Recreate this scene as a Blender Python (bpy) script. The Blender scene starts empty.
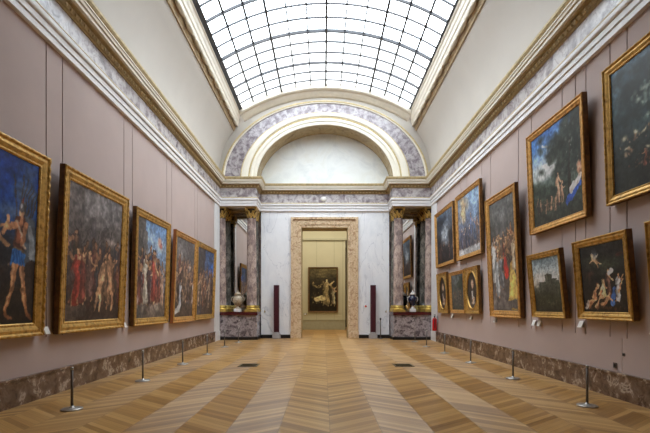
import bpy, bmesh, math, random
import numpy as np
from mathutils import Vector, Matrix
PI = math.pi
SC = bpy.context.scene
COL = SC.collection

# ------------------------------------------------------------ camera, sky, light, exposure
cam_data = bpy.data.cameras.new('camera')
cam_data.sensor_width = 36.0
cam_data.lens = 23.26
cam_data.shift_x = 0.0023
cam_data.shift_y = 0.1377
cam_data.clip_end = 200
cam = bpy.data.objects.new('camera', cam_data)
cam.location = (0, 0, 1.37)
cam.rotation_euler = (PI / 2, 0, 0)
COL.objects.link(cam)
SC.camera = cam

world = bpy.data.worlds.new('overcast_sky')
SC.world = world
world.use_nodes = True
wn = world.node_tree
wn.nodes['Background'].inputs['Color'].default_value = (0.91, 0.96, 1.0, 1)
wn.nodes['Background'].inputs['Strength'].default_value = 8.3

def area(name, loc, rot, sx, sy, power, color=(1, 1, 1), portal=False):
    l = bpy.data.lights.new(name, 'AREA')
    l.shape = 'RECTANGLE'; l.size = sx; l.size_y = sy; l.energy = power; l.color = color
    o = bpy.data.objects.new(name, l)
    o.location = loc; o.rotation_euler = rot
    if portal: l.cycles.is_portal = True
    COL.objects.link(o)
    return o
area('skylight_portal', (0.06, 12.2, 10.2), (0, 0, 0), 6.9, 9.4, 10, portal=True)
area('far_room_fill_light', (0.0, 21.6, 6.6), (0, 0, 0), 5.0, 3.2, 270, (1.0, 0.93, 0.80))  # unseen lamp added above the doorway view to light the far room

vs = SC.view_settings
vs.view_transform = 'Standard'
vs.look = 'None'
vs.gamma = 1.0
vs.exposure = 0.0
vs.use_curve_mapping = False
SC.cycles.max_bounces = 10
SC.cycles.diffuse_bounces = 6
SC.cycles.transparent_max_bounces = 16
SC.cycles.use_denoising = True
SC.cycles.sample_clamp_indirect = 8.0
SC.cycles.caustics_reflective = False

# ------------------------------------------------------------ helpers
def lin(c):
    return tuple(((x / 255.0) / 12.92 if x / 255.0 <= 0.04045 else ((x / 255.0 + 0.055) / 1.055) ** 2.4) for x in c)

def link(o, parent=None):
    COL.objects.link(o)
    if parent is not None: o.parent = parent
    return o

def finish(name, bm, mats, parent=None, smooth=False, recalc=True):
    if recalc: bmesh.ops.recalc_face_normals(bm, faces=bm.faces[:])
    me = bpy.data.meshes.new(name)
    bm.to_mesh(me); bm.free()
    for m in (mats if isinstance(mats, (list, tuple)) else [mats]): me.materials.append(m)
    if smooth:
        for p in me.polygons: p.use_smooth = True
    o = bpy.data.objects.new(name, me)
    return link(o, parent)

def box(bm, x0, x1, y0, y1, z0, z1, mi=0, bev=0.0):
    vs_ = [bm.verts.new(p) for p in ((x0,y0,z0),(x1,y0,z0),(x1,y1,z0),(x0,y1,z0),(x0,y0,z1),(x1,y0,z1),(x1,y1,z1),(x0,y1,z1))]
    fs = [bm.faces.new([vs_[i] for i in q]) for q in ((0,3,2,1),(4,5,6,7),(0,1,5,4),(1,2,6,5),(2,3,7,6),(3,0,4,7))]
    for f in fs: f.material_index = mi
    if bev > 0:
        es = list({e for f in fs for e in f.edges})
        r = bmesh.ops.bevel(bm, geom=es, offset=bev, segments=2, affect='EDGES', profile=0.5)
        for f in r['faces']: f.material_index = mi
    return fs

def lathe(bm, prof, cx=0, cy=0, n=24, cap=True, mi=0):
    rings = []
    for r, z in prof:
        rings.append([bm.verts.new((cx + r * math.cos(2*PI*k/n), cy + r * math.sin(2*PI*k/n), z)) for k in range(n)])
    for a, b in zip(rings[:-1], rings[1:]):
        for k in range(n):
            f = bm.faces.new((a[k], a[(k+1) % n], b[(k+1) % n], b[k])); f.material_index = mi; f.smooth = True
    if cap:
        f = bm.faces.new(rings[0]); f.material_index = mi
        f = bm.faces.new(rings[-1]); f.material_index = mi

def tube(bm, pts, rad, n=8, cap=True, mi=0):
    pts = [Vector(p) for p in pts]
    rads = rad if isinstance(rad, (list, tuple)) else [rad] * len(pts)
    rings = []; up = None
    for i, p in enumerate(pts):
        d = (pts[min(i+1, len(pts)-1)] - pts[max(i-1, 0)]).normalized()
        if up is None or abs(d.dot(up)) > 0.98:
            up = Vector((0, 0, 1)) if abs(d.z) < 0.9 else Vector((1, 0, 0))
        a = d.cross(up).normalized(); b = a.cross(d).normalized(); up = b
        rings.append([bm.verts.new(p + (a * math.cos(2*PI*k/n) + b * math.sin(2*PI*k/n)) * rads[i]) for k in range(n)])
    for r0, r1 in zip(rings[:-1], rings[1:]):
        for k in range(n):
            f = bm.faces.new((r0[k], r0[(k+1) % n], r1[(k+1) % n], r1[k])); f.material_index = mi; f.smooth = True
    if cap:
        bm.faces.new(rings[0]).material_index = mi; bm.faces.new(rings[-1]).material_index = mi

def empty(name, loc, label, cat, group=None, rotz=0):
    o = bpy.data.objects.new(name, None)
    o.empty_display_size = 0.2
    o.location = loc; o.rotation_euler = (0, 0, rotz)
    tag(o, label, cat, group)
    return link(o)

def tag(o, label, cat, group=None):
    o['label'] = label; o['category'] = cat
    if group: o['group'] = group
    return o

def struct(o):
    o['kind'] = 'structure'
    return o

def dup(root, loc, label, group=None, rotz=None):
    r = root.copy(); COL.objects.link(r); r.location = loc; r['label'] = label
    if rotz is not None: r.rotation_euler = (0, 0, rotz)
    if group: r['group'] = group
    for ch in list(root.children):
        c = ch.copy(); COL.objects.link(c); c.parent = r
        for g in list(ch.children):
            d = g.copy(); COL.objects.link(d); d.parent = c
    return r

# ------------------------------------------------------------ materials
class NT:
    def __init__(self, name):
        self.m = bpy.data.materials.new(name); self.m.use_nodes = True
        self.t = self.m.node_tree; self.b = self.t.nodes['Principled BSDF']
        self.out = self.t.nodes['Material Output']
    def n(self, typ, **kw):
        nd = self.t.nodes.new(typ)
        for k, v in kw.items(): setattr(nd, k, v)
        return nd
    def put(self, sock, v):
        if isinstance(v, bpy.types.NodeSocket): self.t.links.new(v, sock)
        else: sock.default_value = v
    def math(self, op, a, b=None, c=None):
        nd = self.n('ShaderNodeMath', operation=op)
        self.put(nd.inputs[0], a)
        if b is not None: self.put(nd.inputs[1], b)
        if c is not None: self.put(nd.inputs[2], c)
        return nd.outputs[0]
    def coord(self, scale=(1, 1, 1), generated=False):
        tc = self.n('ShaderNodeTexCoord')
        mp = self.n('ShaderNodeMapping')
        self.t.links.new(tc.outputs['Object'], mp.inputs['Vector'])
        mp.inputs['Scale'].default_value = scale
        return mp.outputs['Vector']
    def noise(self, vec, scale, detail=4, rough=0.55, dist=0.0):
        nd = self.n('ShaderNodeTexNoise')
        self.t.links.new(vec, nd.inputs['Vector'])
        nd.inputs['Scale'].default_value = scale; nd.inputs['Detail'].default_value = detail
        nd.inputs['Roughness'].default_value = rough; nd.inputs['Distortion'].default_value = dist
        return nd.outputs['Fac']
    def ramp(self, fac, stops, interp='LINEAR'):
        nd = self.n('ShaderNodeValToRGB')
        nd.color_ramp.interpolation = interp
        el = nd.color_ramp.elements
        while len(el) < len(stops): el.new(0.5)
        for e, (p, c) in zip(el, stops):
            e.position = p; e.color = (*lin(c), 1) if len(c) == 3 else c
        self.t.links.new(fac, nd.inputs[0])
        return nd.outputs[0]
    def mix(self, fac, a, b, mode='MIX'):
        nd = self.n('ShaderNodeMix', data_type='RGBA', blend_type=mode)
        self.put(nd.inputs[0], fac)
        self.put(nd.inputs[6], a if isinstance(a, bpy.types.NodeSocket) else (*lin(a), 1))
        self.put(nd.inputs[7], b if isinstance(b, bpy.types.NodeSocket) else (*lin(b), 1))
        return nd.outputs[2]
    def base(self, c): self.put(self.b.inputs['Base Color'], c if isinstance(c, bpy.types.NodeSocket) else (*lin(c), 1))
    def rough(self, v): self.put(self.b.inputs['Roughness'], v)
    def bump(self, h, s=0.2, d=0.01):
        nd = self.n('ShaderNodeBump'); self.t.links.new(h, nd.inputs['Height'])
        nd.inputs['Strength'].default_value = s; nd.inputs['Distance'].default_value = d
        self.t.links.new(nd.outputs[0], self.b.inputs['Normal'])

def plain(name, c, rough=0.6, metal=0.0, var=0.06, scale=6.0, bump=0.0):
    m = NT(name); v = m.coord()
    f = m.noise(v, scale, 5)
    lo = tuple(x * (1 - var) for x in c); hi = tuple(min(255, x * (1 + var)) for x in c)
    m.base(m.ramp(f, [(0.3, lo), (0.7, hi)]))
    m.rough(rough); m.b.inputs['Metallic'].default_value = metal
    if bump: m.bump(m.noise(v, scale * 8, 3), bump)
    return m.m

def marble(name, stops, scale=2.0, vein=None, vein_scale=1.3, vein_w=0.03, rough=0.25, dist=1.5, stretch=(1, 1, 1)):
    m = NT(name); v = m.coord(stretch)
    f = m.noise(v, scale, 8, 0.62, dist)
    c = m.ramp(f, stops)
    if vein:
        g = m.noise(v, vein_scale, 5, 0.5, 1.2)
        d = m.math('ABSOLUTE', m.math('SUBTRACT', g, 0.5))
        k = m.math('SUBTRACT', 1.0, m.math('MINIMUM', m.math('DIVIDE', d, vein_w), 1.0))
        c = m.mix(m.math('MULTIPLY', k, 0.7), c, vein)
    m.base(c); m.rough(rough)
    return m.m

def gold(name, c=(196, 156, 84), dark=(140, 104, 50), rough=0.45, scale=14, bump=0.12):
    m = NT(name); v = m.coord()
    f = m.noise(v, scale, 5, 0.6)
    m.base(m.ramp(f, [(0.30, dark), (0.48, c), (0.75, tuple(min(255, x * 1.14) for x in c))]))
    m.b.inputs['Metallic'].default_value = 0.55
    m.rough(rough); m.bump(m.noise(v, scale * 3, 4), bump, 0.008)
    return m.m

M = {}
M['mauve'] = plain('mauve_wall_fabric', (188, 170, 165), 0.85, var=0.02, scale=1.2)
M['seam'] = plain('panel_seam', (70, 60, 60), 0.9)
M['cream'] = plain('cream_plaster', (193, 187, 180), 0.8, var=0.02, scale=0.8)
M['cream_paint'] = plain('cream_moulding_paint', (214, 205, 190), 0.55, var=0.03)
M['white_trim'] = plain('pale_grey_moulding_paint', (232, 232, 234), 0.5, var=0.02)
M['white_cream'] = plain('white_cream_fascia', (228, 222, 208), 0.5, var=0.01)
M['gilt_line'] = plain('gilded_moulding', (194, 176, 134), 0.55, 0.1, var=0.1, scale=12)
M['gilt_dark'] = plain('dark_gilded_moulding', (164, 144, 104), 0.6, 0.1, var=0.1, scale=14)
M['kerb_shade'] = plain('brown_kerb_shade', (164, 142, 110), 0.6, 0.1, var=0.12)
M['frieze'] = marble('lilac_breccia_frieze', [(0.32, (112, 102, 108)), (0.44, (158, 150, 155)), (0.52, (190, 185, 188)), (0.60, (204, 200, 202)), (0.75, (138, 130, 135))], 4.0, (130, 112, 120), 2.0, 0.015, dist=0.5)
M['arch_marble'] = marble('lilac_grey_arch_breccia', [(0.32, (96, 86, 94)), (0.44, (138, 129, 136)), (0.54, (172, 166, 170)), (0.62, (186, 181, 184)), (0.75, (118, 108, 116))], 4.5, (100, 86, 94), 2.6, 0.015, dist=0.5)
M['white_marble'] = marble('white_veined_marble', [(0.3, (226, 229, 236)), (0.55, (240, 242, 246)), (0.8, (220, 224, 231))], 1.2, (196, 200, 210), 0.55, 0.008, 0.3, dist=0.3, stretch=(1.5, 1, 0.7))
M['lunette'] = marble('pale_lunette_stone', [(0.3, (212, 216, 217)), (0.55, (230, 233, 232)), (0.8, (220, 220, 214))], 1.1, None, rough=0.6)
M['soffit'] = marble('brown_soffit_marble', [(0.3, (128, 108, 78)), (0.55, (176, 156, 118)), (0.8, (146, 122, 88))], 2.0, (190, 170, 130), 1.6, 0.03)
M['door_marble'] = marble('rose_beige_door_marble', [(0.30, (156, 118, 88)), (0.44, (204, 178, 144)), (0.56, (222, 200, 168)), (0.70, (186, 150, 116))], 4.5, (138, 84, 64), 2.6, 0.02)
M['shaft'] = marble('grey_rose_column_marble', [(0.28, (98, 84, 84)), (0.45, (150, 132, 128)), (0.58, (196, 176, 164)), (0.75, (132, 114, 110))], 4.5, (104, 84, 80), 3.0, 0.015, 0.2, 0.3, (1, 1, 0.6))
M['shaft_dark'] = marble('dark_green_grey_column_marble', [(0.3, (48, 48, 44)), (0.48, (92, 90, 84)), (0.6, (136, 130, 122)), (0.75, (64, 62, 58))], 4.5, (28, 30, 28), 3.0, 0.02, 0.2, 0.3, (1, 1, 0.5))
M['podium'] = marble('grey_purple_breccia', [(0.30, (44, 36, 40)), (0.42, (112, 102, 106)), (0.54, (172, 162, 164)), (0.66, (124, 112, 116)), (0.75, (60, 50, 54))], 5.5, (206, 200, 200), 3.4, 0.015, 0.25, 0.4)
M['skirting'] = marble('brown_red_skirting_marble', [(0.28, (62, 44, 32)), (0.46, (108, 84, 66)), (0.56, (128, 104, 86)), (0.62, (190, 172, 154)), (0.68, (100, 78, 62))], 8.0, (70, 46, 38), 4.0, 0.02, 0.25, 0.5, (1, 0.7, 0.7))
M['black'] = plain('black_stone', (26, 24, 28), 0.3)
M['mahogany'] = plain('dark_red_porphyry_top', (78, 26, 24), 0.25, var=0.15)
M['gold'] = gold('gilded_frame_wood')
M['gold_warm'] = gold('warm_gilded_frame_wood', (208, 160, 92), (160, 112, 60))
M['gold_side'] = plain('dark_brown_frame_side', (104, 72, 34), 0.6, 0.2, var=0.25, scale=10)  # frame sides a darker brown than the gilt faces
M['copper_side'] = plain('copper_painted_frame_side', (176, 112, 66), 0.55, 0.2, var=0.1)
M['gold_cap'] = gold('gilded_bronze_capital', (200, 164, 90), (60, 40, 18), 0.35, 26, 0.3)
M['cap_dark'] = plain('capital_recess_shade', (58, 40, 20), 0.6, 0.3)  # bell darkened as painted shade in the recesses between gilt leaves
M['gold_base'] = gold('gilded_bronze_column_base', (212, 182, 96), (172, 140, 64), 0.3, 6, 0.08)
M['metal_dark'] = plain('dark_grey_skylight_steel', (66, 66, 70), 0.5, 0.2)
M['post'] = plain('brushed_grey_steel', (108, 102, 98), 0.45, 0.5)
M['post_base'] = plain('satin_nickel', (170, 166, 160), 0.35, 0.7)
M['maroon'] = plain('maroon_lacquer', (66, 20, 34), 0.4, var=0.1)
M['grey_base'] = plain('pale_grey_metal', (168, 166, 168), 0.5)
M['red'] = plain('red_enamel', (196, 20, 30), 0.3)
M['black_plastic'] = plain('black_plastic', (22, 22, 24), 0.5)
M['card'] = plain('white_card', (236, 234, 230), 0.6, var=0.01)
M['olive'] = plain('olive_beige_wall', (190, 184, 154), 0.8, var=0.02, scale=1)
M['olive_dark'] = plain('olive_grey_dado', (166, 162, 136), 0.7, var=0.03)
M['brass'] = plain('aged_brass_grille', (92, 78, 50), 0.45, 0.6, var=0.2)
M['vase_stone'] = marble('cream_carved_porcelain', [(0.3, (110, 96, 80)), (0.5, (186, 170, 146)), (0.7, (226, 216, 196))], 22, None, rough=0.3)
M['vase_blue'] = plain('dark_blue_porcelain', (26, 28, 52), 0.18, var=0.2)
M['vase_white'] = marble('mottled_white_porcelain', [(0.35, (120, 106, 96)), (0.5, (216, 210, 206)), (0.8, (236, 232, 230))], 26, None, rough=0.25)

def mirror_mat():
    m = NT('mirror_glass'); m.base((226, 226, 222)); m.b.inputs['Metallic'].default_value = 1.0; m.rough(0.02)
    return m.m
M['mirror'] = mirror_mat()

def glass_mat():
    m = NT('skylight_glass'); t = m.t
    tr = m.n('ShaderNodeBsdfTransparent'); tl = m.n('ShaderNodeBsdfTranslucent'); gl = m.n('ShaderNodeBsdfGlossy')
    v = m.coord()
    f = m.noise(v, 0.7, 3)
    c = m.ramp(f, [(0.35, (228, 238, 244)), (0.6, (250, 252, 253))])
    t.links.new(c, tr.inputs['Color']); tl.inputs['Color'].default_value = (0.9, 0.93, 0.95, 1)
    gl.inputs['Roughness'].default_value = 0.1
    a = m.n('ShaderNodeMixShader'); a.inputs[0].default_value = 0.25
    t.links.new(tr.outputs[0], a.inputs[1]); t.links.new(tl.outputs[0], a.inputs[2])
    b = m.n('ShaderNodeMixShader'); b.inputs[0].default_value = 0.04
    t.links.new(a.outputs[0], b.inputs[1]); t.links.new(gl.outputs[0], b.inputs[2])
    t.links.new(b.outputs[0], m.out.inputs['Surface'])
    return m.m
M['glass'] = glass_mat()

def floor_mat():
    m = NT('chevron_oak_parquet'); t = m.t
    geo = m.n('ShaderNodeTexCoord'); sp = m.n('ShaderNodeSeparateXYZ')
    t.links.new(geo.outputs['Object'], sp.inputs[0])
    X, Y = sp.outputs[0], sp.outputs[1]
    BW = 0.565
    u = m.math('DIVIDE', m.math('SUBTRACT', X, 0.07), BW)
    cell = m.math('FLOOR', u); f = m.math('FRACT', u)
    par = m.math('FRACT', m.math('MULTIPLY', cell, 0.5))          # 0 or .5
    par2 = m.math('MULTIPLY', par, 2.0)
    # even bands rise away from their left seam, odd bands fall
    s = m.math('ADD', m.math('MULTIPLY', f, m.math('SUBTRACT', 1.0, par2)), m.math('MULTIPLY', m.math('SUBTRACT', 1.0, f), par2))
    v = m.math('SUBTRACT', Y, m.math('MULTIPLY', s, BW * 0.75))
    PW = 0.095
    q = m.math('DIVIDE', v, PW)
    pid = m.math('FLOOR', q); pf = m.math('FRACT', q)
    wn_ = m.n('ShaderNodeTexWhiteNoise', noise_dimensions='2D')
    cb = m.n('ShaderNodeCombineXYZ'); t.links.new(cell, cb.inputs[0]); t.links.new(pid, cb.inputs[1])
    t.links.new(cb.outputs[0], wn_.inputs['Vector'])
    rnd = wn_.outputs['Value']
    # grain along the plank
    gv = m.n('ShaderNodeCombineXYZ')
    t.links.new(m.math('MULTIPLY', X, 2.5), gv.inputs[0]); t.links.new(m.math('MULTIPLY', v, 75.0), gv.inputs[1]); t.links.new(m.math('MULTIPLY', rnd, 20.0), gv.inputs[2])
    g = m.noise(gv.outputs[0], 1.0, 4, 0.6)
    tone = m.math('ADD', m.math('MULTIPLY', rnd, 0.44), m.math('MULTIPLY', g, 0.56))
    big = m.noise(m.coord((0.5, 0.5, 0.5)), 1.0, 2)
    tone = m.math('ADD', m.math('MULTIPLY', tone, 0.8), m.math('MULTIPLY', big, 0.2))
    tone = m.math('ADD', tone, m.math('MULTIPLY', m.math('SUBTRACT', par2, 0.5), 0.03))  # alternate bands lightened, part of the grain's directional sheen painted in
    c = m.ramp(tone, [(0.25, (128, 88, 42)), (0.5, (180, 136, 78)), (0.75, (208, 166, 106))])
    edge = m.math('MINIMUM', pf, m.math('SUBTRACT', 1.0, pf))
    gap = m.math('LESS_THAN', edge, 0.03)
    ed2 = m.math('LESS_THAN', m.math('MINIMUM', f, m.math('SUBTRACT', 1.0, f)), 0.006)
    gp = m.math('MAXIMUM', gap, ed2)
    c = m.mix(m.math('MULTIPLY', gp, 0.45), c, (84, 56, 32))
    m.base(c)
    m.rough(m.math('ADD', 0.36, m.math('MULTIPLY', g, 0.10)))
    m.b.inputs['Anisotropic'].default_value = 0.85
    m.b.inputs['Specular IOR Level'].default_value = 0.6
    m.b.inputs['Coat Weight'].default_value = 0.25; m.b.inputs['Coat Roughness'].default_value = 0.22
    tg = m.n('ShaderNodeCombineXYZ'); tg.inputs[1].default_value = 1.0
    t.links.new(m.math('MULTIPLY', m.math('SUBTRACT', 1.0, m.math('MULTIPLY', par2, 2.0)), -0.75), tg.inputs[0])
    t.links.new(tg.outputs[0], m.b.inputs['Tangent'])
    m.bump(m.math('SUBTRACT', 1.0, gp), 0.1, 0.003)
    return m.m
M['floor'] = floor_mat()

def canvas_mat():
    m = NT('oil_painting_canvas')
    a = m.n('ShaderNodeAttribute'); a.attribute_name = 'paint'
    f = m.noise(m.coord(), 9.0, 6, 0.7)
    c = m.mix(1.0, a.outputs['Color'], m.ramp(f, [(0.3, (200, 200, 200)), (0.7, (255, 255, 255))]), 'MULTIPLY')
    m.base(c); m.rough(0.42); m.b.inputs['Specular IOR Level'].default_value = 0.35
    m.bump(m.noise(m.coord(), 60, 3), 0.08, 0.004)
    return m.m
M['canvas'] = canvas_mat()

# ------------------------------------------------------------ setting
WL, WR = -4.22, 4.38
D1, D2, D3 = 16.95, 17.9, 18.2
YB = -3.5
XC = 0.06

bm = bmesh.new(); box(bm, WL - 0.3, WR + 0.3, YB, D3 + 0.05, -0.1, 0)
box(bm, -0.95, 1.045, D3 + 0.05, 18.6, -0.1, 0); box(bm, -4.2, 4.2, 18.6, 24.4, -0.1, 0); box(bm, 1.0, 3.4, 24.4, 27.6, -0.1, 0)
struct(finish('floor', bm, M['floor']))

# panelled side walls: boards with narrow seams over a dark backing
seamL = [-1.2, -0.9, 1.45, 1.85, 3.95, 4.33, 6.39, 6.79, 8.88, 9.27, 11.31, 11.68, 13.76, 14.06]
seamR = [-0.9, -0.5, 1.6, 2.1, 3.2, 3.6, 4.95, 5.35, 6.06, 6.42, 7.01, 7.3, 7.71, 8.85, 9.44, 11.0, 11.63, 12.84, 13.4, 14.6]
def side_wall(name, X, seams, sgn):
    bm = bmesh.new()
    box(bm, *sorted((X - sgn * 0.0 + sgn * 0.03, X + sgn * 0.25)), YB, D3 + 0.1, 0, 6.6, 1)
    ys = [YB] + seams + [16.2]
    g = 0.012
    for a, b in zip(ys[:-1], ys[1:]):
        box(bm, *sorted((X, X + sgn * 0.03)), a + g, b - g, 0.90, 5.45, 0)
    lo = [YB, 16.2] if sgn < 0 else [YB, 6.16, 16.2]
    for a, b in zip(lo[:-1], lo[1:]): box(bm, *sorted((X, X + sgn * 0.03)), a + .006, b - .006, 0.30, 0.90, 0)
    return struct(finish(name, bm, [M['mauve'], M['seam']]))
side_wall('wall_left', WL, seamL, -1)
side_wall('wall_right', WR, seamR, 1)
for i, (X, s) in enumerate(((WL, 1), (WR, -1))):
    bm = bmesh.new(); box(bm, *sorted((X - s * 0.03, X + s * 0.03)), 16.2, D1, 0.0, 5.45); box(bm, *sorted((X - s * 0.03, X + s * 0.05)), 16.2, D1, 0.0, 0.37)
    struct(finish('trim_%d' % (1 + i), bm, M['white_trim']))
    bm = bmesh.new(); box(bm, *sorted((X - s * 0.03, X + s * 0.045)), YB, 16.2, 0.0, 0.36)
    box(bm, *sorted((X - s * 0.03, X + s * 0.06)), YB, 16.2, 0.355, 0.385)
    struct(finish('baseboard_' + ('left' if s > 0 else 'right'), bm, M['skirting']))

# rear wall (behind the camera)
bm = bmesh.new(); box(bm, WL - 0.3, WR + 0.3, YB - 0.3, YB, 0, 10.4); struct(finish('wall_rear', bm, M['cream']))

# end wall, recessed centre with the doorway
DX0, DX1, DZ = -0.95, 1.045, 4.71
BL, BR = -2.66, 2.80
EL, ER = -2.76, 2.83
bm = bmesh.new()
box(bm, BL, DX0, D2, 18.6, 0, 6.5); box(bm, DX1, BR, D2, 18.6, 0, 6.5); box(bm, DX0, DX1, D2, 18.6, DZ, 6.5)
struct(finish('wall_end', bm, M['white_marble']))
bm = bmesh.new(); box(bm, WL - 0.1, BL, D3, 18.6, 0, 6.5); box(bm, BR, WR + 0.1, D3, 18.6, 0, 6.5)
struct(finish('wall_niche', bm, M['shaft']))
bm = bmesh.new(); box(bm, BL, -1.37, D2 - 0.05, D2, 0, 0.15); box(bm, 1.49, BR, D2 - 0.05, D2, 0, 0.15)
struct(finish('baseboard_end', bm, M['black']))
bm = bmesh.new(); box(bm, -3.4, 3.5, D2, D2 + 0.3, 6.4, 9.2); struct(finish('wall_lunette', bm, M['lunette']))

# door surround: stepped rose marble architrave
bm = bmesh.new()
for (o0, o1, pr) in ((0.0, 0.11, 0.05), (0.11, 0.33, 0.075), (0.33, 0.43, 0.13)):
    box(bm, DX0 - o1, DX0 - o0, D2 - pr, D2 + 0.02, 0, DZ + o1, 0, 0.008)
    box(bm, DX1 + o0, DX1 + o1, D2 - pr, D2 + 0.02, 0, DZ + o1, 0, 0.008)
    box(bm, DX0 - o1 + 0.001, DX1 + o1 - 0.001, D2 - pr + 0.001, D2 + 0.02, DZ + o0, DZ + o1 - 0.001, 0, 0.008)
box(bm, DX0 - 0.45, DX0 + 0.0, D2 - 0.14, D2, 0, 0.28, 0, 0.01); box(bm, DX1, DX1 + 0.45, D2 - 0.14, D2, 0, 0.28, 0, 0.01)
struct(finish('trim_3', bm, M['door_marble']))
bm = bmesh.new(); box(bm, DX0 - 0.01, DX0 + 0.02, D2 - 0.04, 18.62, 0, DZ); box(bm, DX1 - 0.02, DX1 + 0.01, D2 - 0.04, 18.62, 0, DZ); box(bm, DX0, DX1, D2 - 0.04, 18.62, DZ - 0.02, DZ + 0.01)
struct(finish('trim_4', bm, M['gilt_dark']))

# entablature swept round the room
PATH = [(WL, YB), (WL, D1), (EL, D1), (EL, D2), (ER, D2), (ER, D1), (WR, D1), (WR, YB)]
def sweep(bm, prof, mi=0):
    n = len(PATH); rows = []
    for i, (x, y) in enumerate(PATH):
        def nrm(a, b):
            d = Vector((b[0]-a[0], b[1]-a[1])).normalized(); return Vector((d.y, -d.x))
        if i == 0: o = nrm(PATH[0], PATH[1]); k = o
        elif i == n - 1: k = nrm(PATH[-2], PATH[-1])
        else:
            a = nrm(PATH[i-1], PATH[i]); b = nrm(PATH[i], PATH[i+1]); k = a + b
        rows.append([bm.verts.new((x + k.x * o_, y + k.y * o_, z)) for o_, z in prof])
    for r0, r1 in zip(rows[:-1], rows[1:]):
        for j in range(len(prof) - 1):
            bm.faces.new((r0[j], r1[j], r1[j+1], r0[j+1])).material_index = mi
def trim(n, prof, mat):
    bm = bmesh.new(); sweep(bm, prof); return struct(finish('trim_%d' % n, bm, mat))
trim(5, [(-0.05, 5.40), (0.07, 5.40), (0.07, 5.49), (0.05, 5.495), (0.05, 5.507), (0.09, 5.51), (0.09, 5.60), (0.07, 5.605), (0.07, 5.617), (0.12, 5.62), (0.13, 5.64), (0.13, 5.70), (0.0, 5.70)], M['white_trim'])
trim(6, [(0.0, 5.70), (0.12, 5.70), (0.13, 5.715), (0.12, 5.74), (0.0, 5.745)], M['gilt_line'])
trim(7, [(0.05, 5.74), (0.05, 6.13)], M['frieze'])
trim(8, [(0.04, 6.12), (0.07, 6.12), (0.08, 6.14), (0.11, 6.15), (0.14, 6.21), (0.13, 6.22), (0.18, 6.23), (0.20, 6.26)], M['gilt_dark'])
trim(9, [(0.1, 6.25), (0.25, 6.25), (0.255, 6.30), (0.235, 6.305), (0.235, 6.315), (0.28, 6.32), (0.285, 6.37), (0.30, 6.38)], M['white_cream'])
trim(10, [(0.285, 6.375), (0.305, 6.375), (0.305, 6.40), (0.29, 6.40)], M['white_cream'])
trim(11, [(0.285, 6.40), (0.31, 6.42), (0.335, 6.46), (0.34, 6.50), (-0.35, 6.53)], M['gilt_line'])
# egg and dart row under the corona
bm = bmesh.new()
def eggs(p, q, inw):
    p = Vector(p); q = Vector(q); L = (q - p).length; n = int(L / 0.13)
    for i in range(n):
        c = p.lerp(q, (i + 0.5) / n)
        c = Vector((c.x, c.y, 6.18))
        r = bmesh.ops.create_icosphere(bm, subdivisions=1, radius=0.03)
        bmesh.ops.scale(bm, vec=(1, 1, 1.3), verts=r['verts']); bmesh.ops.translate(bm, vec=c, verts=r['verts'])
o = 0.12
eggs((WL + o, 4), (WL + o, D1 - o), 0); eggs((WL + o, D1 - o), (BL + o, D1 - o), 0); eggs((BL + o, D2 - o), (BR - o, D2 - o), 0); eggs((BR - o, D1 - o), (WR - o, D1 - o), 0); eggs((WR - o, D1 - o), (WR - o, 4), 0)
struct(finish('trim_12', bm, M['gilt_line'], smooth=True))
# blocks over the column niches, coffered underside
for i, (a, b) in enumerate(((WL, EL), (ER, WR))):
    bm = bmesh.new(); box(bm, a, b, D1, D3, 5.42, 6.5); box(bm, a + 0.02, b - 0.02, D1 + 0.02, D1 + 0.2, 5.36, 5.42); box(bm, a + 0.02, b - 0.02, D3 - 0.3, D3, 5.34, 5.42)
    struct(finish('trim_%d' % (13 + i), bm, M['soffit']))

# spandrel wall with the elliptical arch
ZS = 6.45
def ell(a, b, th, y, z0=ZS): return (XC + a * math.cos(th), y, z0 + b * math.sin(th))
N = 64
bm = bmesh.new()
inn = []; out = []; bk = []
for k in range(N + 1):
    th = PI * k / N
    inn.append(bm.verts.new(ell(2.78, 2.24, th, D1))); bk.append(bm.verts.new(ell(2.78, 2.24, th, D2 + 0.01)))
    out.append(bm.verts.new(ell(7.5, 6.0, th, D1)))
for k in range(N):
    bm.faces.new((inn[k], out[k], out[k+1], inn[k+1])).material_index = 0
    bm.faces.new((inn[k], inn[k+1], bk[k+1], bk[k])).material_index = 1
struct(finish('wall_arch', bm, [M['cream'], M['soffit']]))
def ring(n, a0, b0, a1, b1, pr, mat, bevel=0.0):
    bm = bmesh.new(); rows = []
    da = (a1 - a0); 
    prof = [(a0, b0, 0.0), (a0 + bevel * 0.0, b0, -pr), (a0 + da * 0.3, b0 + (b1 - b0) * 0.3, -pr - bevel), (a0 + da * 0.7, b0 + (b1 - b0) * 0.7, -pr - bevel), (a1, b1, -pr), (a1, b1, 0.0)]
    for k in range(N + 1):
        th = PI * k / N
        rows.append([bm.verts.new(ell(a, b, th, D1 + y)) for a, b, y in prof])
    for r0, r1 in zip(rows[:-1], rows[1:]):
        for j in range(len(prof) - 1): bm.faces.new((r0[j], r1[j], r1[j+1], r0[j+1]))
    return struct(finish('trim_%d' % n, bm, mat))
ring(15, 2.76, 2.22, 2.90, 2.34, 0.06, M['white_cream'], 0.01)
ring(16, 2.90, 2.34, 3.03, 2.46, 0.09, M['white_cream'], 0.015)
ring(17, 3.03, 2.46, 3.09, 2.53, 0.10, M['gilt_line'], 0.01)
ring(18, 3.09, 2.53, 3.36, 2.66, 0.13, M['white_cream'], 0.02)
ring(19, 3.36, 2.66, 3.40, 2.69, 0.13, M['gilt_line'], 0.0)
ring(20, 3.40, 2.69, 4.04, 3.08, 0.04, M['arch_marble'], 0.0)
ring(21, 4.04, 3.08, 4.10, 3.12, 0.08, M['white_cream'], 0.01)
ring(22, 4.10, 3.12, 4.16, 3.17, 0.10, M['gilt_line'], 0.01)

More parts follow.
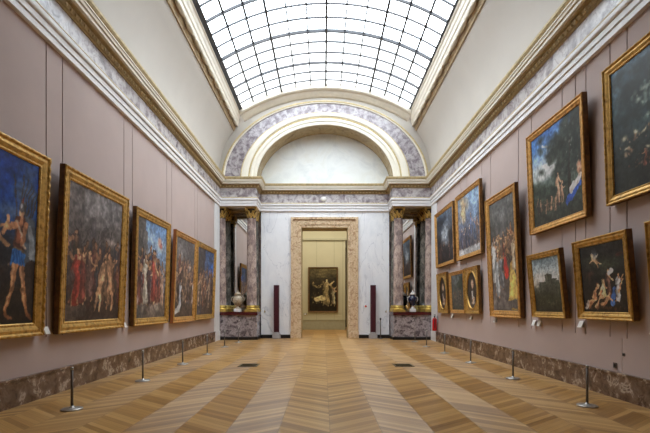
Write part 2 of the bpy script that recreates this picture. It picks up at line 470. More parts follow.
# coves rising from the cornice to the skylight kerb
cv = [(4.30, 6.5), (4.285, 6.8), (4.24, 7.15), (4.16, 7.5), (4.03, 7.85), (3.86, 8.17), (3.70, 8.42), (3.62, 8.60), (3.60, 9.3)]
for i, s in enumerate((-1, 1)):
    bm = bmesh.new(); rr = []
    for y in (YB, D1 + 0.01): rr.append([bm.verts.new((XC + s * a, y, z)) for a, z in cv])
    for j in range(len(cv) - 1): bm.faces.new((rr[0][j], rr[1][j], rr[1][j+1], rr[0][j+1]))
    struct(finish('wall_cove_' + ('left' if s < 0 else 'right'), bm, M['cream'], smooth=True))
# unseen solid cover over the near end, added to darken the near walls
bm = bmesh.new(); box(bm, XC - 3.7, XC + 3.7, YB, 7.6, 9.2, 9.4); struct(finish('ceiling_light_blocker', bm, M['cream']))

# skylight kerb with its scalloped edge
SY0, SY1 = 7.6, 16.62
kp = [(3.62, 8.66), (3.56, 8.60), (3.51, 8.60), (3.49, 8.66), (3.49, 8.72), (3.46, 8.76), (3.455, 8.88), (3.43, 8.93), (3.425, 9.05), (3.39, 9.08), (3.38, 9.2), (3.6, 9.25)]
for i, s in enumerate((-1, 1)):
    bm = bmesh.new(); rr = []
    for y in (SY0, SY1 + 0.3): rr.append([bm.verts.new((XC + s * a, y, z)) for a, z in kp])
    for j in range(len(kp) - 1): bm.faces.new((rr[0][j], rr[1][j], rr[1][j+1], rr[0][j+1]))
    y = SY0 + 0.2
    while y < SY1 - 0.1:      # long ovolo beads, one per bracket
        pts = []; rad = []
        for k in range(9):
            t = k / 8.0
            pts.append((XC + s * 3.535, y + t * 0.60, 8.60)); rad.append(0.012 + 0.058 * abs(math.sin(PI * t)) ** 0.5)
        tube(bm, pts, rad, 8)
        y += 0.70
    struct(finish('trim_%d' % (23 + i), bm, M['cream_paint']))

# brown strip at the top of each cove, painted shade below the kerb
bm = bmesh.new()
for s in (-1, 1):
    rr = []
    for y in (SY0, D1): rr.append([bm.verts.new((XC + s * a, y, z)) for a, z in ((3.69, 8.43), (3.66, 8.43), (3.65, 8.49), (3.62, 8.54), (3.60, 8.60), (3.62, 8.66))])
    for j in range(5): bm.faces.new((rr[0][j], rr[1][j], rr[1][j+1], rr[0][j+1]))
struct(finish('trim_28', bm, M['kerb_shade']))

RS, ZC, HA = 6.47, 3.67, math.radians(31.6)
XS = XC + 0.03
def arc(th, r=RS): return XS + r * math.sin(th), ZC + r * math.cos(th)
# arched kerb at the end of the skylight
bm = bmesh.new(); rr = []
pf = [(6.50, SY1 - 0.02), (6.33, SY1 - 0.02), (6.29, SY1 + 0.02), (6.28, SY1 + 0.10), (6.20, SY1 + 0.16), (6.12, SY1 + 0.25), (6.10, D1), (6.5, D1)]
for k in range(49):
    th = -HA * 1.03 + 2.06 * HA * k / 48
    rr.append([bm.verts.new((arc(th, r)[0], y, arc(th, r)[1])) for r, y in pf])
for r0, r1 in zip(rr[:-1], rr[1:]):
    for j in range(len(pf) - 1): bm.faces.new((r0[j], r1[j], r1[j+1], r0[j+1]))
struct(finish('trim_25', bm, M['cream_paint']))
# end gable in front: closes the skylight behind the kerbs
bm = bmesh.new()
for y in (SY0 - 0.02,):
    a = [bm.verts.new((arc(-HA + 2 * HA * k / 24)[0], y, arc(-HA + 2 * HA * k / 24)[1])) for k in range(25)]
    b = [bm.verts.new((v.co.x, y, 9.15)) for v in a]
    for k in range(24): bm.faces.new((a[k], a[k+1], b[k+1], b[k]))
struct(finish('trim_26', bm, M['cream']))

# glazing: panes as one curved sheet, bars as the frame
bm = bmesh.new(); NA = 36; cols = []
for k in range(NA + 1):
    x, z = arc(-HA + 2 * HA * k / NA, RS + 0.03)
    cols.append((bm.verts.new((x, SY0, z)), bm.verts.new((x, SY1, z))))
for a, b in zip(cols[:-1], cols[1:]): bm.faces.new((a[0], b[0], b[1], a[1]))
pane = finish('pane', bm, M['glass'], smooth=True)
bm = bmesh.new()
def long_bar(th, w, d):
    t = w / 2 / RS
    c = [arc(th - t, RS + 0.02), arc(th + t, RS + 0.02), arc(th + t, RS - d), arc(th - t, RS - d)]
    v0 = [bm.verts.new((x, SY0, z)) for x, z in c]; v1 = [bm.verts.new((x, SY1, z)) for x, z in c]
    for k in range(4): bm.faces.new((v0[k], v0[(k+1) % 4], v1[(k+1) % 4], v1[k]))
def cross_bar(y, w, d):
    pv = None
    for k in range(37):
        th = -HA + 2 * HA * k / 36
        a, b = arc(th, RS + 0.02), arc(th, RS - d)
        v = [bm.verts.new((a[0], y - w/2, a[1])), bm.verts.new((a[0], y + w/2, a[1])), bm.verts.new((b[0], y + w/2, b[1])), bm.verts.new((b[0], y - w/2, b[1]))]
        if pv:
            for j in range(4): bm.faces.new((pv[j], pv[(j+1) % 4], v[(j+1) % 4], v[j]))
        pv = v
for k in range(13):
    th = -HA + 2 * HA * k / 12
    if k in (0, 12): long_bar(th, 0.16, 0.05)
    elif k % 3 == 0: long_bar(th, 0.065, 0.07)
    else: long_bar(th, 0.040 if 3 < k < 9 else 0.06, 0.02)
for i in range(28):
    y = 16.86 - 0.587 * (i + 1)
    if y < SY0: break
    if (i + 1) % 6 == 0: cross_bar(y, 0.05, 0.07)
    elif (i + 1) % 3 == 0: cross_bar(y, 0.045, 0.05)
    else: cross_bar(y, 0.036, 0.025)
skylight = struct(finish('window_1', bm, M['metal_dark']))
pane.parent = skylight

# ------------------------------------------------------------ far room beyond the doorway
bm = bmesh.new()
box(bm, -4.2, 1.27, 24.4, 24.6, 0.55, 5.2); box(bm, -4.2, 4.2, 24.4, 24.6, 5.2, 7.0); box(bm, 3.0, 4.2, 24.4, 24.6, 0, 5.2)
struct(finish('wall_far', bm, M['olive']))
bm = bmesh.new(); box(bm, -4.2, 1.27, 24.36, 24.6, 0, 0.53); box(bm, -4.2, 1.27, 24.34, 24.6, 0.53, 0.57)
struct(finish('baseboard_far', bm, M['olive_dark']))
bm = bmesh.new(); box(bm, -4.2, 4.2, 24.3, 24.42, 5.18, 5.28); 
for x in (-1.35, -0.40, 0.62, 1.12): box(bm, x - 0.012, x + 0.012, 24.385, 24.41, 0.57, 5.2)
struct(finish('trim_27', bm, M['olive_dark']))
bm = bmesh.new(); box(bm, -4.4, -4.2, 18.6, 24.6, 0, 7); box(bm, 4.2, 4.4, 18.6, 24.6, 0, 7)
box(bm, -4.4, DX0 - 0.02, 18.6, 18.7, 0, 7); box(bm, DX1 + 0.02, 4.4, 18.6, 18.7, 0, 7); box(bm, DX0 - 0.02, DX1 + 0.02, 18.6, 18.7, DZ, 7)
struct(finish('wall_far_side', bm, M['olive']))
bm = bmesh.new(); box(bm, -4.4, 4.4, 18.6, 24.6, 7.0, 7.2); struct(finish('ceiling_far', bm, M['cream']))
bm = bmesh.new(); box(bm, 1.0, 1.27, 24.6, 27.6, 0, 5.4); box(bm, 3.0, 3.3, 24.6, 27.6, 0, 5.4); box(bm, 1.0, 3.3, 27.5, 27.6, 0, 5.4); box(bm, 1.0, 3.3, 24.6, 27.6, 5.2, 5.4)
struct(finish('wall_passage', bm, M['black']))  # black walls put the dark of an unlit passage into the colour

# ------------------------------------------------------------ painted canvases
class Paint:
    """colour field on a grid: x runs 0..A left to right, y runs 0..1 upwards"""
    def __init__(s, A, n=150, seed=1):
        s.A = A; s.H = n; s.W = max(24, int(n * A))
        s.y, s.x = np.mgrid[0:1:s.H * 1j, 0:A:s.W * 1j]
        s.c = np.zeros((s.H, s.W, 3)); s.r = np.random.RandomState(seed)
    def bg(s, stops):
        ys = [p for p, _ in stops]
        for k in range(3): s.c[..., k] = np.interp(s.y, ys, [c[k] for _, c in stops])
    def _b(s, m, col):
        m = np.clip(m, 0, 1)[..., None]; s.c = s.c * (1 - m) + np.array(col, float) * m
    def ell(s, cx, cy, rx, ry, col, soft=0.2, al=1.0, rot=0):
        dx, dy = s.x - cx, s.y - cy; c, q = math.cos(rot), math.sin(rot)
        d = np.sqrt(((dx * c + dy * q) / rx) ** 2 + ((-dx * q + dy * c) / ry) ** 2)
        s._b((1 + soft - d) / (2 * soft + 1e-6) * al, col)
    def cap(s, p, q, r0, r1, col, al=1.0):
        px, py = p; qx, qy = q; L = (qx - px) ** 2 + (qy - py) ** 2 + 1e-9
        t = np.clip(((s.x - px) * (qx - px) + (s.y - py) * (qy - py)) / L, 0, 1)
        d = np.hypot(s.x - px - t * (qx - px), s.y - py - t * (qy - py)); r = r0 + (r1 - r0) * t
        s._b((r - d) / 0.006 * al + 0.5, col)
    def cloud(s, cx, cy, w, h, col, n=14, al=0.35):
        for _ in range(n):
            s.ell(cx + s.r.randn() * w * .5, cy + s.r.randn() * h * .5, w * s.r.uniform(.2, .5), h * s.r.uniform(.2, .5), col, 0.7, al)
    def dabs(s, cx, cy, w, h, cols, n, r=0.015, al=0.6):
        for _ in range(n):
            c = cols[s.r.randint(len(cols))]; k = s.r.uniform(.5, 1.5)
            s.ell(cx + s.r.randn() * w * .45, cy + s.r.randn() * h * .45, r * k, r * k * s.r.uniform(.5, 1.5), c, 0.5, al, s.r.uniform(0, 3))
    def fig(s, x, b, h, robe, skin=(190, 148, 112), hair=(60, 44, 34), lean=0.0, bare=False, arm=None, flip=1):
        r = s.r; sk = np.array(skin); dk = sk * 0.72; rb = np.array(robe)
        hip = (x + lean * h * .3, b + h * .48); sh = (x + lean * h * .75, b + h * .80); hd = (x + lean * h, b + h * .92)
        lc = sk if bare else rb * .9
        s.cap(hip, (x - .06 * h, b + .25 * h), .055 * h, .04 * h, lc * .85); s.cap((x - .06 * h, b + .25 * h), (x - .10 * h, b + .01), .038 * h, .022 * h, dk)
        s.cap(hip, (x + .07 * h, b + .25 * h), .055 * h, .04 * h, lc); s.cap((x + .07 * h, b + .25 * h), (x + .06 * h, b), .038 * h, .022 * h, sk * .95)
        if not bare:
            s.cap(hip, (x + .01 * h, b + .12 * h), .075 * h, .11 * h, rb * .82); s.cap((hip[0] + .03 * h, hip[1]), (x + .05 * h, b + .14 * h), .03 * h, .045 * h, np.minimum(rb * 1.18, 255))
        s.cap(sh, hip, .088 * h, .06 * h, sk * .92 if bare else rb)
        s.cap((sh[0] + .02 * h, sh[1] - .02 * h), (hip[0] + .02 * h, hip[1] + .08 * h), .04 * h, .03 * h, sk if bare else np.minimum(rb * 1.22, 255), .7)
        a = arm if arm is not None else r.uniform(-1.0, 1.0)
        el_ = (sh[0] + flip * .14 * h, sh[1] - .10 * h + a * .08 * h); hn = (el_[0] + flip * .12 * h, el_[1] + a * .13 * h)
        s.cap((sh[0] + flip * .06 * h, sh[1]), el_, .035 * h, .027 * h, sk * .9); s.cap(el_, hn, .027 * h, .018 * h, sk)
        s.cap((sh[0] - flip * .06 * h, sh[1]), (sh[0] - flip * .12 * h, sh[1] - .2 * h), .035 * h, .024 * h, rb * .8)
        s.cap(sh, hd, .03 * h, .03 * h, dk)
        s.ell(hd[0], hd[1] + .012 * h, .050 * h, .064 * h, hair, .15); s.ell(hd[0] + flip * .012 * h, hd[1], .037 * h, .05 * h, sk, .2)
    def crowd(s, x0, x1, b, h, n, cols, skin=(176, 134, 100), jit=.05):
        for i in range(n):
            s.fig(x0 + (x1 - x0) * (i + s.r.uniform(.1, .9)) / n, b + s.r.uniform(-jit, jit), h * s.r.uniform(.85, 1.12), cols[s.r.randint(len(cols))],
                  tuple(np.array(skin) * s.r.uniform(.75, 1.15)), lean=s.r.uniform(-.12, .12), flip=s.r.choice([-1, 1]))
        dk = [tuple(np.array(c) * .6) for c in cols]
        s.dabs((x0 + x1) / 2, b + h * .28, (x1 - x0) * .9, h * .30, dk + list(cols), 9 * n, h * .055, .55)
        s.dabs((x0 + x1) / 2, b + h * .6, (x1 - x0) * .9, h * .25, [tuple(np.array(skin) * .9), cols[0]], 3 * n, h * .03, .6)
    def tree(s, x, b, h, w, leaf, n=60):
        s.cap((x, b), (x + .02, b + h * .6), .018, .01, (44, 34, 26))
        for _ in range(n):
            k = s.r.uniform(.7, 1.35)
            s.ell(x + s.r.randn() * w * .4, b + h * .72 + s.r.randn() * h * .17, w * .16, h * .07, tuple(np.array(leaf) * k), .5, .7, s.r.uniform(-.5, .5))
    def smooth(s, n):
        k = s.r.rand(n, max(3, int(n * s.A)))
        yi = np.linspace(0, k.shape[0] - 1.001, s.H); xi = np.linspace(0, k.shape[1] - 1.001, s.W)
        y0 = yi.astype(int); x0 = xi.astype(int); fy = (yi - y0)[:, None]; fx = (xi - x0)[None, :]
        fy = fy * fy * (3 - 2 * fy); fx = fx * fx * (3 - 2 * fx)
        return (k[y0][:, x0] * (1-fy) * (1-fx) + k[y0 + 1][:, x0] * fy * (1-fx) + k[y0][:, x0 + 1] * (1-fy) * fx + k[y0 + 1][:, x0 + 1] * fy * fx) - .5
    def noise(s, a=10, warp=0.5):
        # brushwork: edges broken up by a small displacement, folds and tone varied
        jj, ii = np.mgrid[0:s.H, 0:s.W]
        for n, amp in ((14, .030), (34, .016)):
            dj = (s.smooth(n) * amp * 2 * s.H * warp).round().astype(int); di = (s.smooth(n) * amp * 2 * s.H * warp).round().astype(int)
            s.c = s.c[np.clip(jj + dj, 0, s.H - 1), np.clip(ii + di, 0, s.W - 1)]
        for n, amp in ((7, .3), (22, .4), (48, .4)): s.c = s.c * (1 + s.smooth(n) * amp)[..., None]
        g = s.r.randn(s.H, s.W)
        g = (g + np.roll(g, 1, 0) + np.roll(g, 1, 1) + np.roll(g, -1, 0)) / 2
        s.c = np.clip(s.c + g[..., None] * a * .5, 0, 255)

def art_soldier(A):
    p = Paint(A, 230, 3); p.bg([(0, (30, 24, 20)), (.22, (40, 32, 26)), (.45, (38, 44, 62)), (.62, (20, 60, 130)), (1, (8, 48, 132))])
    p.cloud(A * .62, .60, A * .3, .10, (120, 128, 140), 16, .22); p.cloud(A * .9, .75, A * .15, .2, (70, 76, 84), 16, .3); p.cloud(A * .75, .42, A * .35, .12, (34, 34, 40), 16, .4)
    for k in range(6): p.cap((A * (.80 + .03 * k), .52 + .03 * k), (A * (.86 + .03 * k), .92 - .02 * k), .006, .003, (52, 42, 34))
    p.cap((A * .80, .60), (A * .775, .88), .005, .003, (60, 50, 44))
    x = A * .84
    p.cap((x + .07, .60), (x + .12, .34), .06, .08, (70, 76, 84)); p.cap((x + .09, .58), (x + .12, .42), .018, .03, (128, 134, 140)); p.cap((x + .10, .34), (x + .16, .10), .05, .05, (44, 34, 30))
    for sx, kx in ((-.03, -.05), (.035, .05)):
        p.cap((x + sx, .36), (x + kx, .22), .026, .020, (168, 116, 78)); p.cap((x + kx, .22), (x + kx * 1.7, .05), .019, .010, (150, 100, 64)); p.cap((x + kx * 1.7, .05), (x + kx * 1.7 + .04, .032), .012, .009, (120, 76, 50))
        p.cap((x + sx - .008, .36), (x + kx - .008, .23), .010, .008, (206, 156, 112)); p.cap((x + kx - .006, .21), (x + kx * 1.6 - .005, .08), .008, .004, (200, 148, 104)); p.ell(x + kx, .215, .020, .016, (120, 84, 56), .3)
    p.cap((x, .61), (x, .44), .056, .042, (78, 44, 34)); p.cap((x - .02, .60), (x - .015, .50), .022, .018, (124, 72, 50)); p.cap((x - .04, .62), (x + .05, .47), .010, .010, (150, 130, 110)); p.ell(x, .44, .05, .012, (110, 90, 60), .2)
    for k in range(9): p.cap((x - .045 + .011 * k, .43), (x - .058 + .014 * k, .365 + .012 * (k % 2)), .011, .008, (30, 76, 140) if k % 2 else (52, 112, 182))
    p.cap((x - .05, .60), (x - .12, .54), .022, .017, (176, 124, 88)); p.cap((x - .12, .54), (x - .10, .62), .016, .012, (196, 144, 104)); p.ell(x - .10, .63, .014, .016, (204, 152, 112), .3)
    p.cap((x + .05, .60), (x + .02, .49), .022, .016, (150, 102, 72)); p.cap((x - .34, .50), (x - .20, .56), .018, .013, (170, 120, 84)); p.cap((x - .20, .56), (x - .12, .58), .012, .008, (186, 136, 98))
    p.cap((x, .62), (x + .005, .66), .02, .018, (140, 94, 66)); p.ell(x + .005, .69, .028, .036, (176, 126, 92), .15); p.ell(x - .006, .684, .012, .02, (206, 156, 118), .4)
    p.ell(x + .012, .718, .036, .030, (74, 70, 72), .15); p.cap((x + .035, .715), (x + .045, .67), .012, .008, (64, 60, 60)); p.ell(x + .0, .726, .012, .010, (150, 150, 156), .5); p.cap((x + .012, .745), (x + .03, .768), .010, .005, (96, 48, 34))
    p.crowd(A * .05, A * .62, .08, .55, 4, [(90, 60, 44), (60, 70, 90), (110, 90, 70)])
    p.noise(8); return p
def art_grey_crowd(A):
    p = Paint(A, 210, 5); p.bg([(0, (62, 48, 42)), (.2, (46, 36, 32)), (.5, (70, 62, 60)), (.8, (112, 106, 106)), (1, (120, 116, 118))])
    p.cap((A * .12, .3), (A * .12, .95), .12, .10, (92, 84, 82)); p.cap((A * .42, .35), (A * .42, .78), .05, .035, (84, 78, 80)); p.cap((A * .68, .4), (A * .66, .7), .09, .06, (74, 68, 68))
    p.cloud(A * .85, .64, A * .2, .06, (176, 160, 150), 10, .3); p.cloud(A * .5, .88, A * .5, .12, (140, 136, 138), 12, .2)
    for k in range(12): p.cap((A * p.r.uniform(.05, .8), .45), (A * p.r.uniform(.05, .8), .72), .004, .003, (58, 50, 48))
    p.crowd(0, A, .20, .42, 13, [(74, 54, 50), (58, 56, 62), (96, 58, 48), (66, 60, 50)], (140, 104, 80))
    p.crowd(0, A, .12, .42, 9, [(82, 50, 44), (60, 60, 64), (104, 76, 56), (58, 48, 46)], (156, 112, 84))
    p.fig(A * .17, .10, .46, (128, 50, 40)); p.fig(A * .26, .12, .42, (104, 56, 48)); p.fig(A * .38, .14, .42, (84, 62, 56)); p.fig(A * .68, .14, .42, (110, 84, 64)); p.fig(A * .56, .06, .44, (180, 140, 110), (204, 158, 120), bare=True, lean=.2, arm=1); p.fig(A * .80, .08, .48, (170, 130, 100), (196, 148, 112), bare=True, arm=1, lean=-.1)
    p.cap((A * .0, .06), (A * .3, .06), .05, .05, (78, 66, 60)); p.noise(8); return p
def art_blue_sky_crowd(A):
    p = Paint(A, 180, 7); p.bg([(0, (96, 84, 76)), (.2, (110, 98, 88)), (.35, (150, 158, 168)), (.7, (128, 154, 190)), (1, (96, 128, 172))])
    p.cap((A * .06, .1), (A * .10, .95), .16, .11, (78, 74, 72)); p.cap((A * .3, .4), (A * .25, .85), .07, .04, (96, 94, 94)); p.cloud(A * .65, .78, A * .3, .12, (196, 206, 218), 12, .3)
    p.ell(A * .74, .82, .04, .045, (206, 150, 130), .4); p.ell(A * .80, .78, .03, .03, (190, 110, 100), .4)
    p.crowd(0, A * .9, .26, .42, 11, [(70, 50, 60), (150, 146, 150), (104, 62, 58), (60, 72, 96)])
    p.crowd(0, A * .8, .16, .48, 6, [(112, 66, 58), (196, 190, 186), (80, 60, 62), (90, 66, 54)])
    p.fig(A * .28, .14, .52, (206, 196, 178)); p.fig(A * .55, .16, .56, (124, 58, 50)); p.fig(A * .86, .10, .40, (196, 160, 140), (210, 168, 142), bare=True)
    p.dabs(A * .5, .09, A, .06, [(150, 136, 124), (80, 68, 62), (176, 164, 150)], 60, .03, .4); p.noise(8); return p
def art_grey_ruin_crowd(A):
    p = Paint(A, 160, 9); p.bg([(0, (76, 64, 54)), (.3, (92, 78, 70)), (.6, (104, 96, 94)), (1, (108, 104, 104))])
    p.cap((A * .7, .3), (A * .75, .95), .14, .12, (88, 82, 82)); p.cloud(A * .3, .8, A * .3, .12, (136, 132, 132), 8, .3)
    p.crowd(0, A, .40, .38, 9, [(120, 100, 92), (90, 70, 66), (150, 140, 136), (104, 64, 58)])
    p.crowd(0, A, .20, .44, 8, [(126, 104, 84), (80, 62, 58), (168, 150, 140), (94, 70, 54)], (196, 156, 124))
    p.fig(A * .25, .08, .40, (196, 204, 214), lean=.1); p.cap((A * .05, .07), (A * .2, .10), .03, .05, (206, 206, 204)); p.noise(8); return p
def art_blue_corner_crowd(A):
    p = Paint(A, 150, 11); p.bg([(0, (78, 62, 52)), (.3, (84, 72, 66)), (.55, (88, 96, 116)), (1, (74, 100, 150))])
    p.cap((A * .1, .2), (A * .25, .95), .22, .16, (76, 70, 70)); p.cloud(A * .85, .75, A * .2, .2, (70, 112, 190), 12, .4); p.cloud(A * .7, .9, A * .2, .1, (90, 88, 92), 8, .4)
    p.crowd(0, A, .30, .42, 8, [(96, 78, 70), (72, 60, 60), (130, 110, 100)]); p.crowd(0, A * .8, .12, .44, 5, [(110, 76, 60), (70, 70, 86), (150, 128, 110)], (196, 152, 120)); p.noise(8); return p
def art_storm_figures(A):
    p = Paint(A, 130, 13); p.bg([(0, (40, 36, 36)), (.5, (56, 58, 64)), (1, (96, 110, 128))])
    p.cloud(A * .5, .5, A * .25, .18, (206, 214, 224), 14, .35); p.cloud(A * .62, .6, .10, .30, (176, 188, 204), 12, .35); p.cloud(A * .2, .85, A * .4, .12, (44, 50, 60), 14, .5); p.cloud(A * .9, .4, A * .2, .3, (40, 40, 46), 14, .5)
    p.crowd(0, A, .05, .36, 5, [(50, 42, 40), (80, 60, 56), (60, 66, 84)], (150, 116, 96)); p.noise(7); return p
def art_golden_glory(A):
    p = Paint(A, 140, 15); p.bg([(0, (150, 150, 158)), (.12, (96, 88, 92)), (.5, (92, 100, 120)), (1, (120, 146, 180))])
    p.cloud(A * .25, .78, A * .22, .2, (222, 186, 128), 18, .4); p.cloud(A * .8, .75, A * .2, .3, (150, 178, 214), 14, .4); p.ell(A * .3, .75, .06, .1, (226, 196, 160), .5)
    p.fig(A * .3, .55, .34, (214, 190, 150)); p.crowd(0, A, .14, .42, 5, [(60, 64, 90), (110, 90, 84), (84, 110, 150)], (190, 160, 140)); p.fig(A * .6, .30, .36, (90, 104, 140)); p.cap((0, .05), (A, .05), .05, .05, (176, 176, 180)); p.noise(7); return p
def art_portrait(seed, cloth):
    def f(A):
        p = Paint(A, 100, seed); p.bg([(0, (36, 28, 24)), (1, (52, 44, 38))])
        x = A * .5; p.cap((x, .40), (x, .0), .12, .26, cloth); p.cap((x - .03, .46), (x + .06, .2), .03, .05, (206, 198, 188), .9); p.ell(x, .70, .11, .15, (50, 36, 28), .2); p.ell(x + .01, .66, .08, .105, (206, 168, 140), .25)
        p.cap((x + .12, .3), (x - .04, .18), .04, .03, (196, 156, 128)); p.noise(6); return p
    return f
def art_dim_group(A):
    p = Paint(A, 110, 19); p.bg([(0, (62, 62, 54)), (.5, (70, 78, 74)), (1, (86, 94, 98))])
    p.cloud(A * .5, .8, A * .4, .15, (120, 128, 132), 10, .3); p.tree(A * .8, .3, .6, .4, (44, 52, 40)); p.crowd(A * .1, A * .9, .12, .42, 6, [(72, 60, 50), (96, 92, 88), (60, 66, 74)], (160, 130, 108)); p.noise(6); return p
def art_altar_crowd(A):
    p = Paint(A, 230, 21); p.bg([(0, (100, 88, 84)), (.12, (92, 86, 84)), (.3, (70, 62, 60)), (.6, (78, 76, 76)), (.75, (74, 74, 74)), (1, (92, 94, 94))])
    p.cloud(A * .4, .9, A * .6, .1, (104, 106, 106), 12, .3)
    p.crowd(A * .1, A, .46, .24, 9, [(70, 56, 50), (96, 88, 80), (110, 70, 50)], (196, 148, 108))
    p.crowd(0, A, .34, .28, 7, [(84, 70, 60), (150, 146, 140), (64, 60, 66), (120, 84, 50)], (204, 156, 118))
    p.fig(A * .12, .26, .44, (206, 206, 206)); p.fig(A * .22, .12, .42, (160, 164, 168), lean=.05); p.fig(A * .40, .20, .36, (110, 112, 118)); p.fig(A * .58, .30, .34, (166, 44, 34)); p.cap((A * .56, .50), (A * .62, .32), .03, .045, (170, 46, 36)); p.crowd(A * .3, A, .48, .2, 5, [(120, 90, 60), (90, 70, 60)], (226, 180, 140))
    p.fig(A * .86, .06, .42, (206, 164, 84)); p.cap((A * .84, .28), (A * .84, .1), .06, .10, (204, 170, 92)); p.fig(A * .90, .34, .30, (196, 176, 150)); p.cap((0, .05), (A, .06), .04, .04, (104, 98, 96)); p.noise(7); return p
def art_grove(A):
    p = Paint(A, 210, 23); p.bg([(0, (50, 52, 46)), (.25, (62, 70, 60)), (.45, (96, 110, 104)), (.62, (204, 214, 222)), (.85, (92, 138, 204)), (1, (66, 110, 180))])
    p.cloud(A * .35, .56, A * .25, .08, (220, 222, 222), 20, .4); p.cloud(A * .3, .80, A * .12, .1, (120, 160, 216), 8, .3); p.cap((A * .26, .86), (A * .34, .82), .012, .008, (220, 226, 232)); p.cap((A * .34, .82), (A * .33, .74), .008, .005, (206, 214, 222))
    p.cloud(A * .12, .40, A * .2, .08, (44, 54, 44), 18, .6); p.cloud(A * .45, .36, A * .3, .08, (40, 50, 44), 18, .5)
    p.tree(A * .78, .25, .62, .5, (42, 48, 42), 150); p.tree(A * .95, .3, .75, .35, (36, 42, 38), 110); p.cap((A * .75, .2), (A * .80, .75), .02, .012, (40, 34, 30))
    p.dabs(A * .75, .6, A * .3, .3, [(120, 120, 112), (30, 34, 32), (90, 96, 88)], 40, .014, .5)
    p.crowd(A * .08, A * .6, .12, .15, 7, [(110, 86, 70), (160, 128, 104), (70, 60, 60)], (196, 156, 128), .03); p.fig(A * .55, .18, .30, (196, 150, 120), (212, 168, 138), bare=True); p.fig(A * .62, .16, .22, (180, 140, 116), (206, 160, 132), bare=True)
    p.cap((A * .72, .14), (A * .92, .28), .03, .045, (60, 92, 176)); p.cap((A * .80, .24), (A * .95, .34), .03, .03, (226, 214, 206)); p.ell(A * .95, .42, .04, .06, (206, 156, 128), .3); p.noise(7); return p
def art_castle(A):
    p = Paint(A, 150, 25); p.bg([(0, (40, 40, 32)), (.3, (58, 58, 46)), (.45, (112, 110, 98)), (.55, (206, 202, 194)), (.75, (178, 190, 196)), (1, (124, 146, 160))])
    p.cloud(A * .25, .62, A * .25, .08, (208, 196, 186), 12, .4)
    m = ((p.x > A * .22) & (p.x < A * .97) & (p.y < .56) & (p.y > .25)) | ((p.x > A * .46) & (p.x < A * .70) & (p.y < .68) & (p.y > .3)) | ((p.x > A * .70) & (p.x < A * .88) & (p.y < .61) & (p.y > .3))
    p._b(m * .92, (66, 68, 58)); p.cloud(A * .5, .25, A * .6, .08, (52, 54, 40), 24, .5); p.dabs(A * .5, .16, A * .7, .1, [(110, 104, 76), (40, 40, 30)], 30, .014, .5); p.noise(7); return p
def art_cherub_group(A):
    p = Paint(A, 190, 27); p.bg([(0, (28, 24, 22)), (.4, (34, 32, 30)), (1, (38, 38, 38))])
    p.cloud(A * .4, .70, A * .5, .1, (56, 64, 52), 14, .4); p.cloud(A * .2, .55, A * .1, .1, (90, 60, 50), 8, .3); p.cloud(A * .9, .8, A * .08, .05, (96, 44, 40), 6, .3); p.cloud(A * .35, .84, A * .1, .06, (120, 130, 140), 8, .3)
    p.cloud(A * .36, .77, .10, .07, (150, 120, 90), 10, .3); p.cap((A * .30, .80), (A * .40, .74), .020, .026, (222, 184, 142)); p.cap((A * .40, .74), (A * .50, .70), .016, .009, (206, 164, 124)); p.cap((A * .38, .73), (A * .42, .66), .014, .008, (196, 152, 112))
    p.cap((A * .32, .80), (A * .24, .74), .012, .008, (214, 172, 130)); p.ell(A * .29, .835, .024, .028, (226, 190, 150), .25); p.cap((A * .34, .80), (A * .44, .86), .020, .008, (206, 196, 180)); p.cap((A * .32, .81), (A * .30, .88), .014, .006, (190, 180, 166))
    p.fig(A * .62, .16, .46, (96, 70, 60), (216, 170, 132)); p.cap((A * .64, .56), (A * .70, .60), .03, .03, (226, 220, 210)); p.fig(A * .80, .14, .42, (206, 206, 206), (200, 150, 110), lean=.1, arm=1)
    p.cap((A * .68, .14), (A * .74, .34), .05, .03, (74, 108, 170)); p.cap((A * .5, .46), (A * .5, .24), .025, .05, (190, 176, 128))
    for (a, b, c, d, k) in ((.10, .10, .30, .20, 0), (.24, .22, .36, .34, 1), (.30, .08, .46, .22, 0), (.44, .10, .60, .22, 1), (.40, .26, .50, .40, 0)):
        m1 = ((a + c) / 2 * A, (b + d) / 2); q = .86 if k else 1.0; sk = (222 * q, 172 * q, 130 * q)
        p.cap((A * a - .02, b + .02), m1, .050, .056, (40, 26, 20)); p.cap((A * a, b), m1, .020, .028, sk); p.cap(m1, (A * c, d), .030, .034, sk); p.cap((A * a + .03, b - .03), (m1[0], m1[1] - .02), .014, .022, (180, 124, 88))
        p.cap((A * c, d), (A * c + .07, d - .05), .016, .010, (206, 150, 112)); p.ell(A * c + .01, d + .055, .026, .032, (90, 56, 36), .2); p.ell(A * c + .018, d + .048, .019, .025, (222, 170, 132), .2)
    p.cap((A * .06, .06), (A * .12, .15), .025, .035, (196, 180, 170)); p.dabs(A * .5, .06, A * .4, .03, [(90, 60, 40), (60, 44, 34)], 30, .02, .5); p.cap((A * .82, .30), (A * .92, .46), .018, .012, (212, 156, 112)); p.noise(6); return p
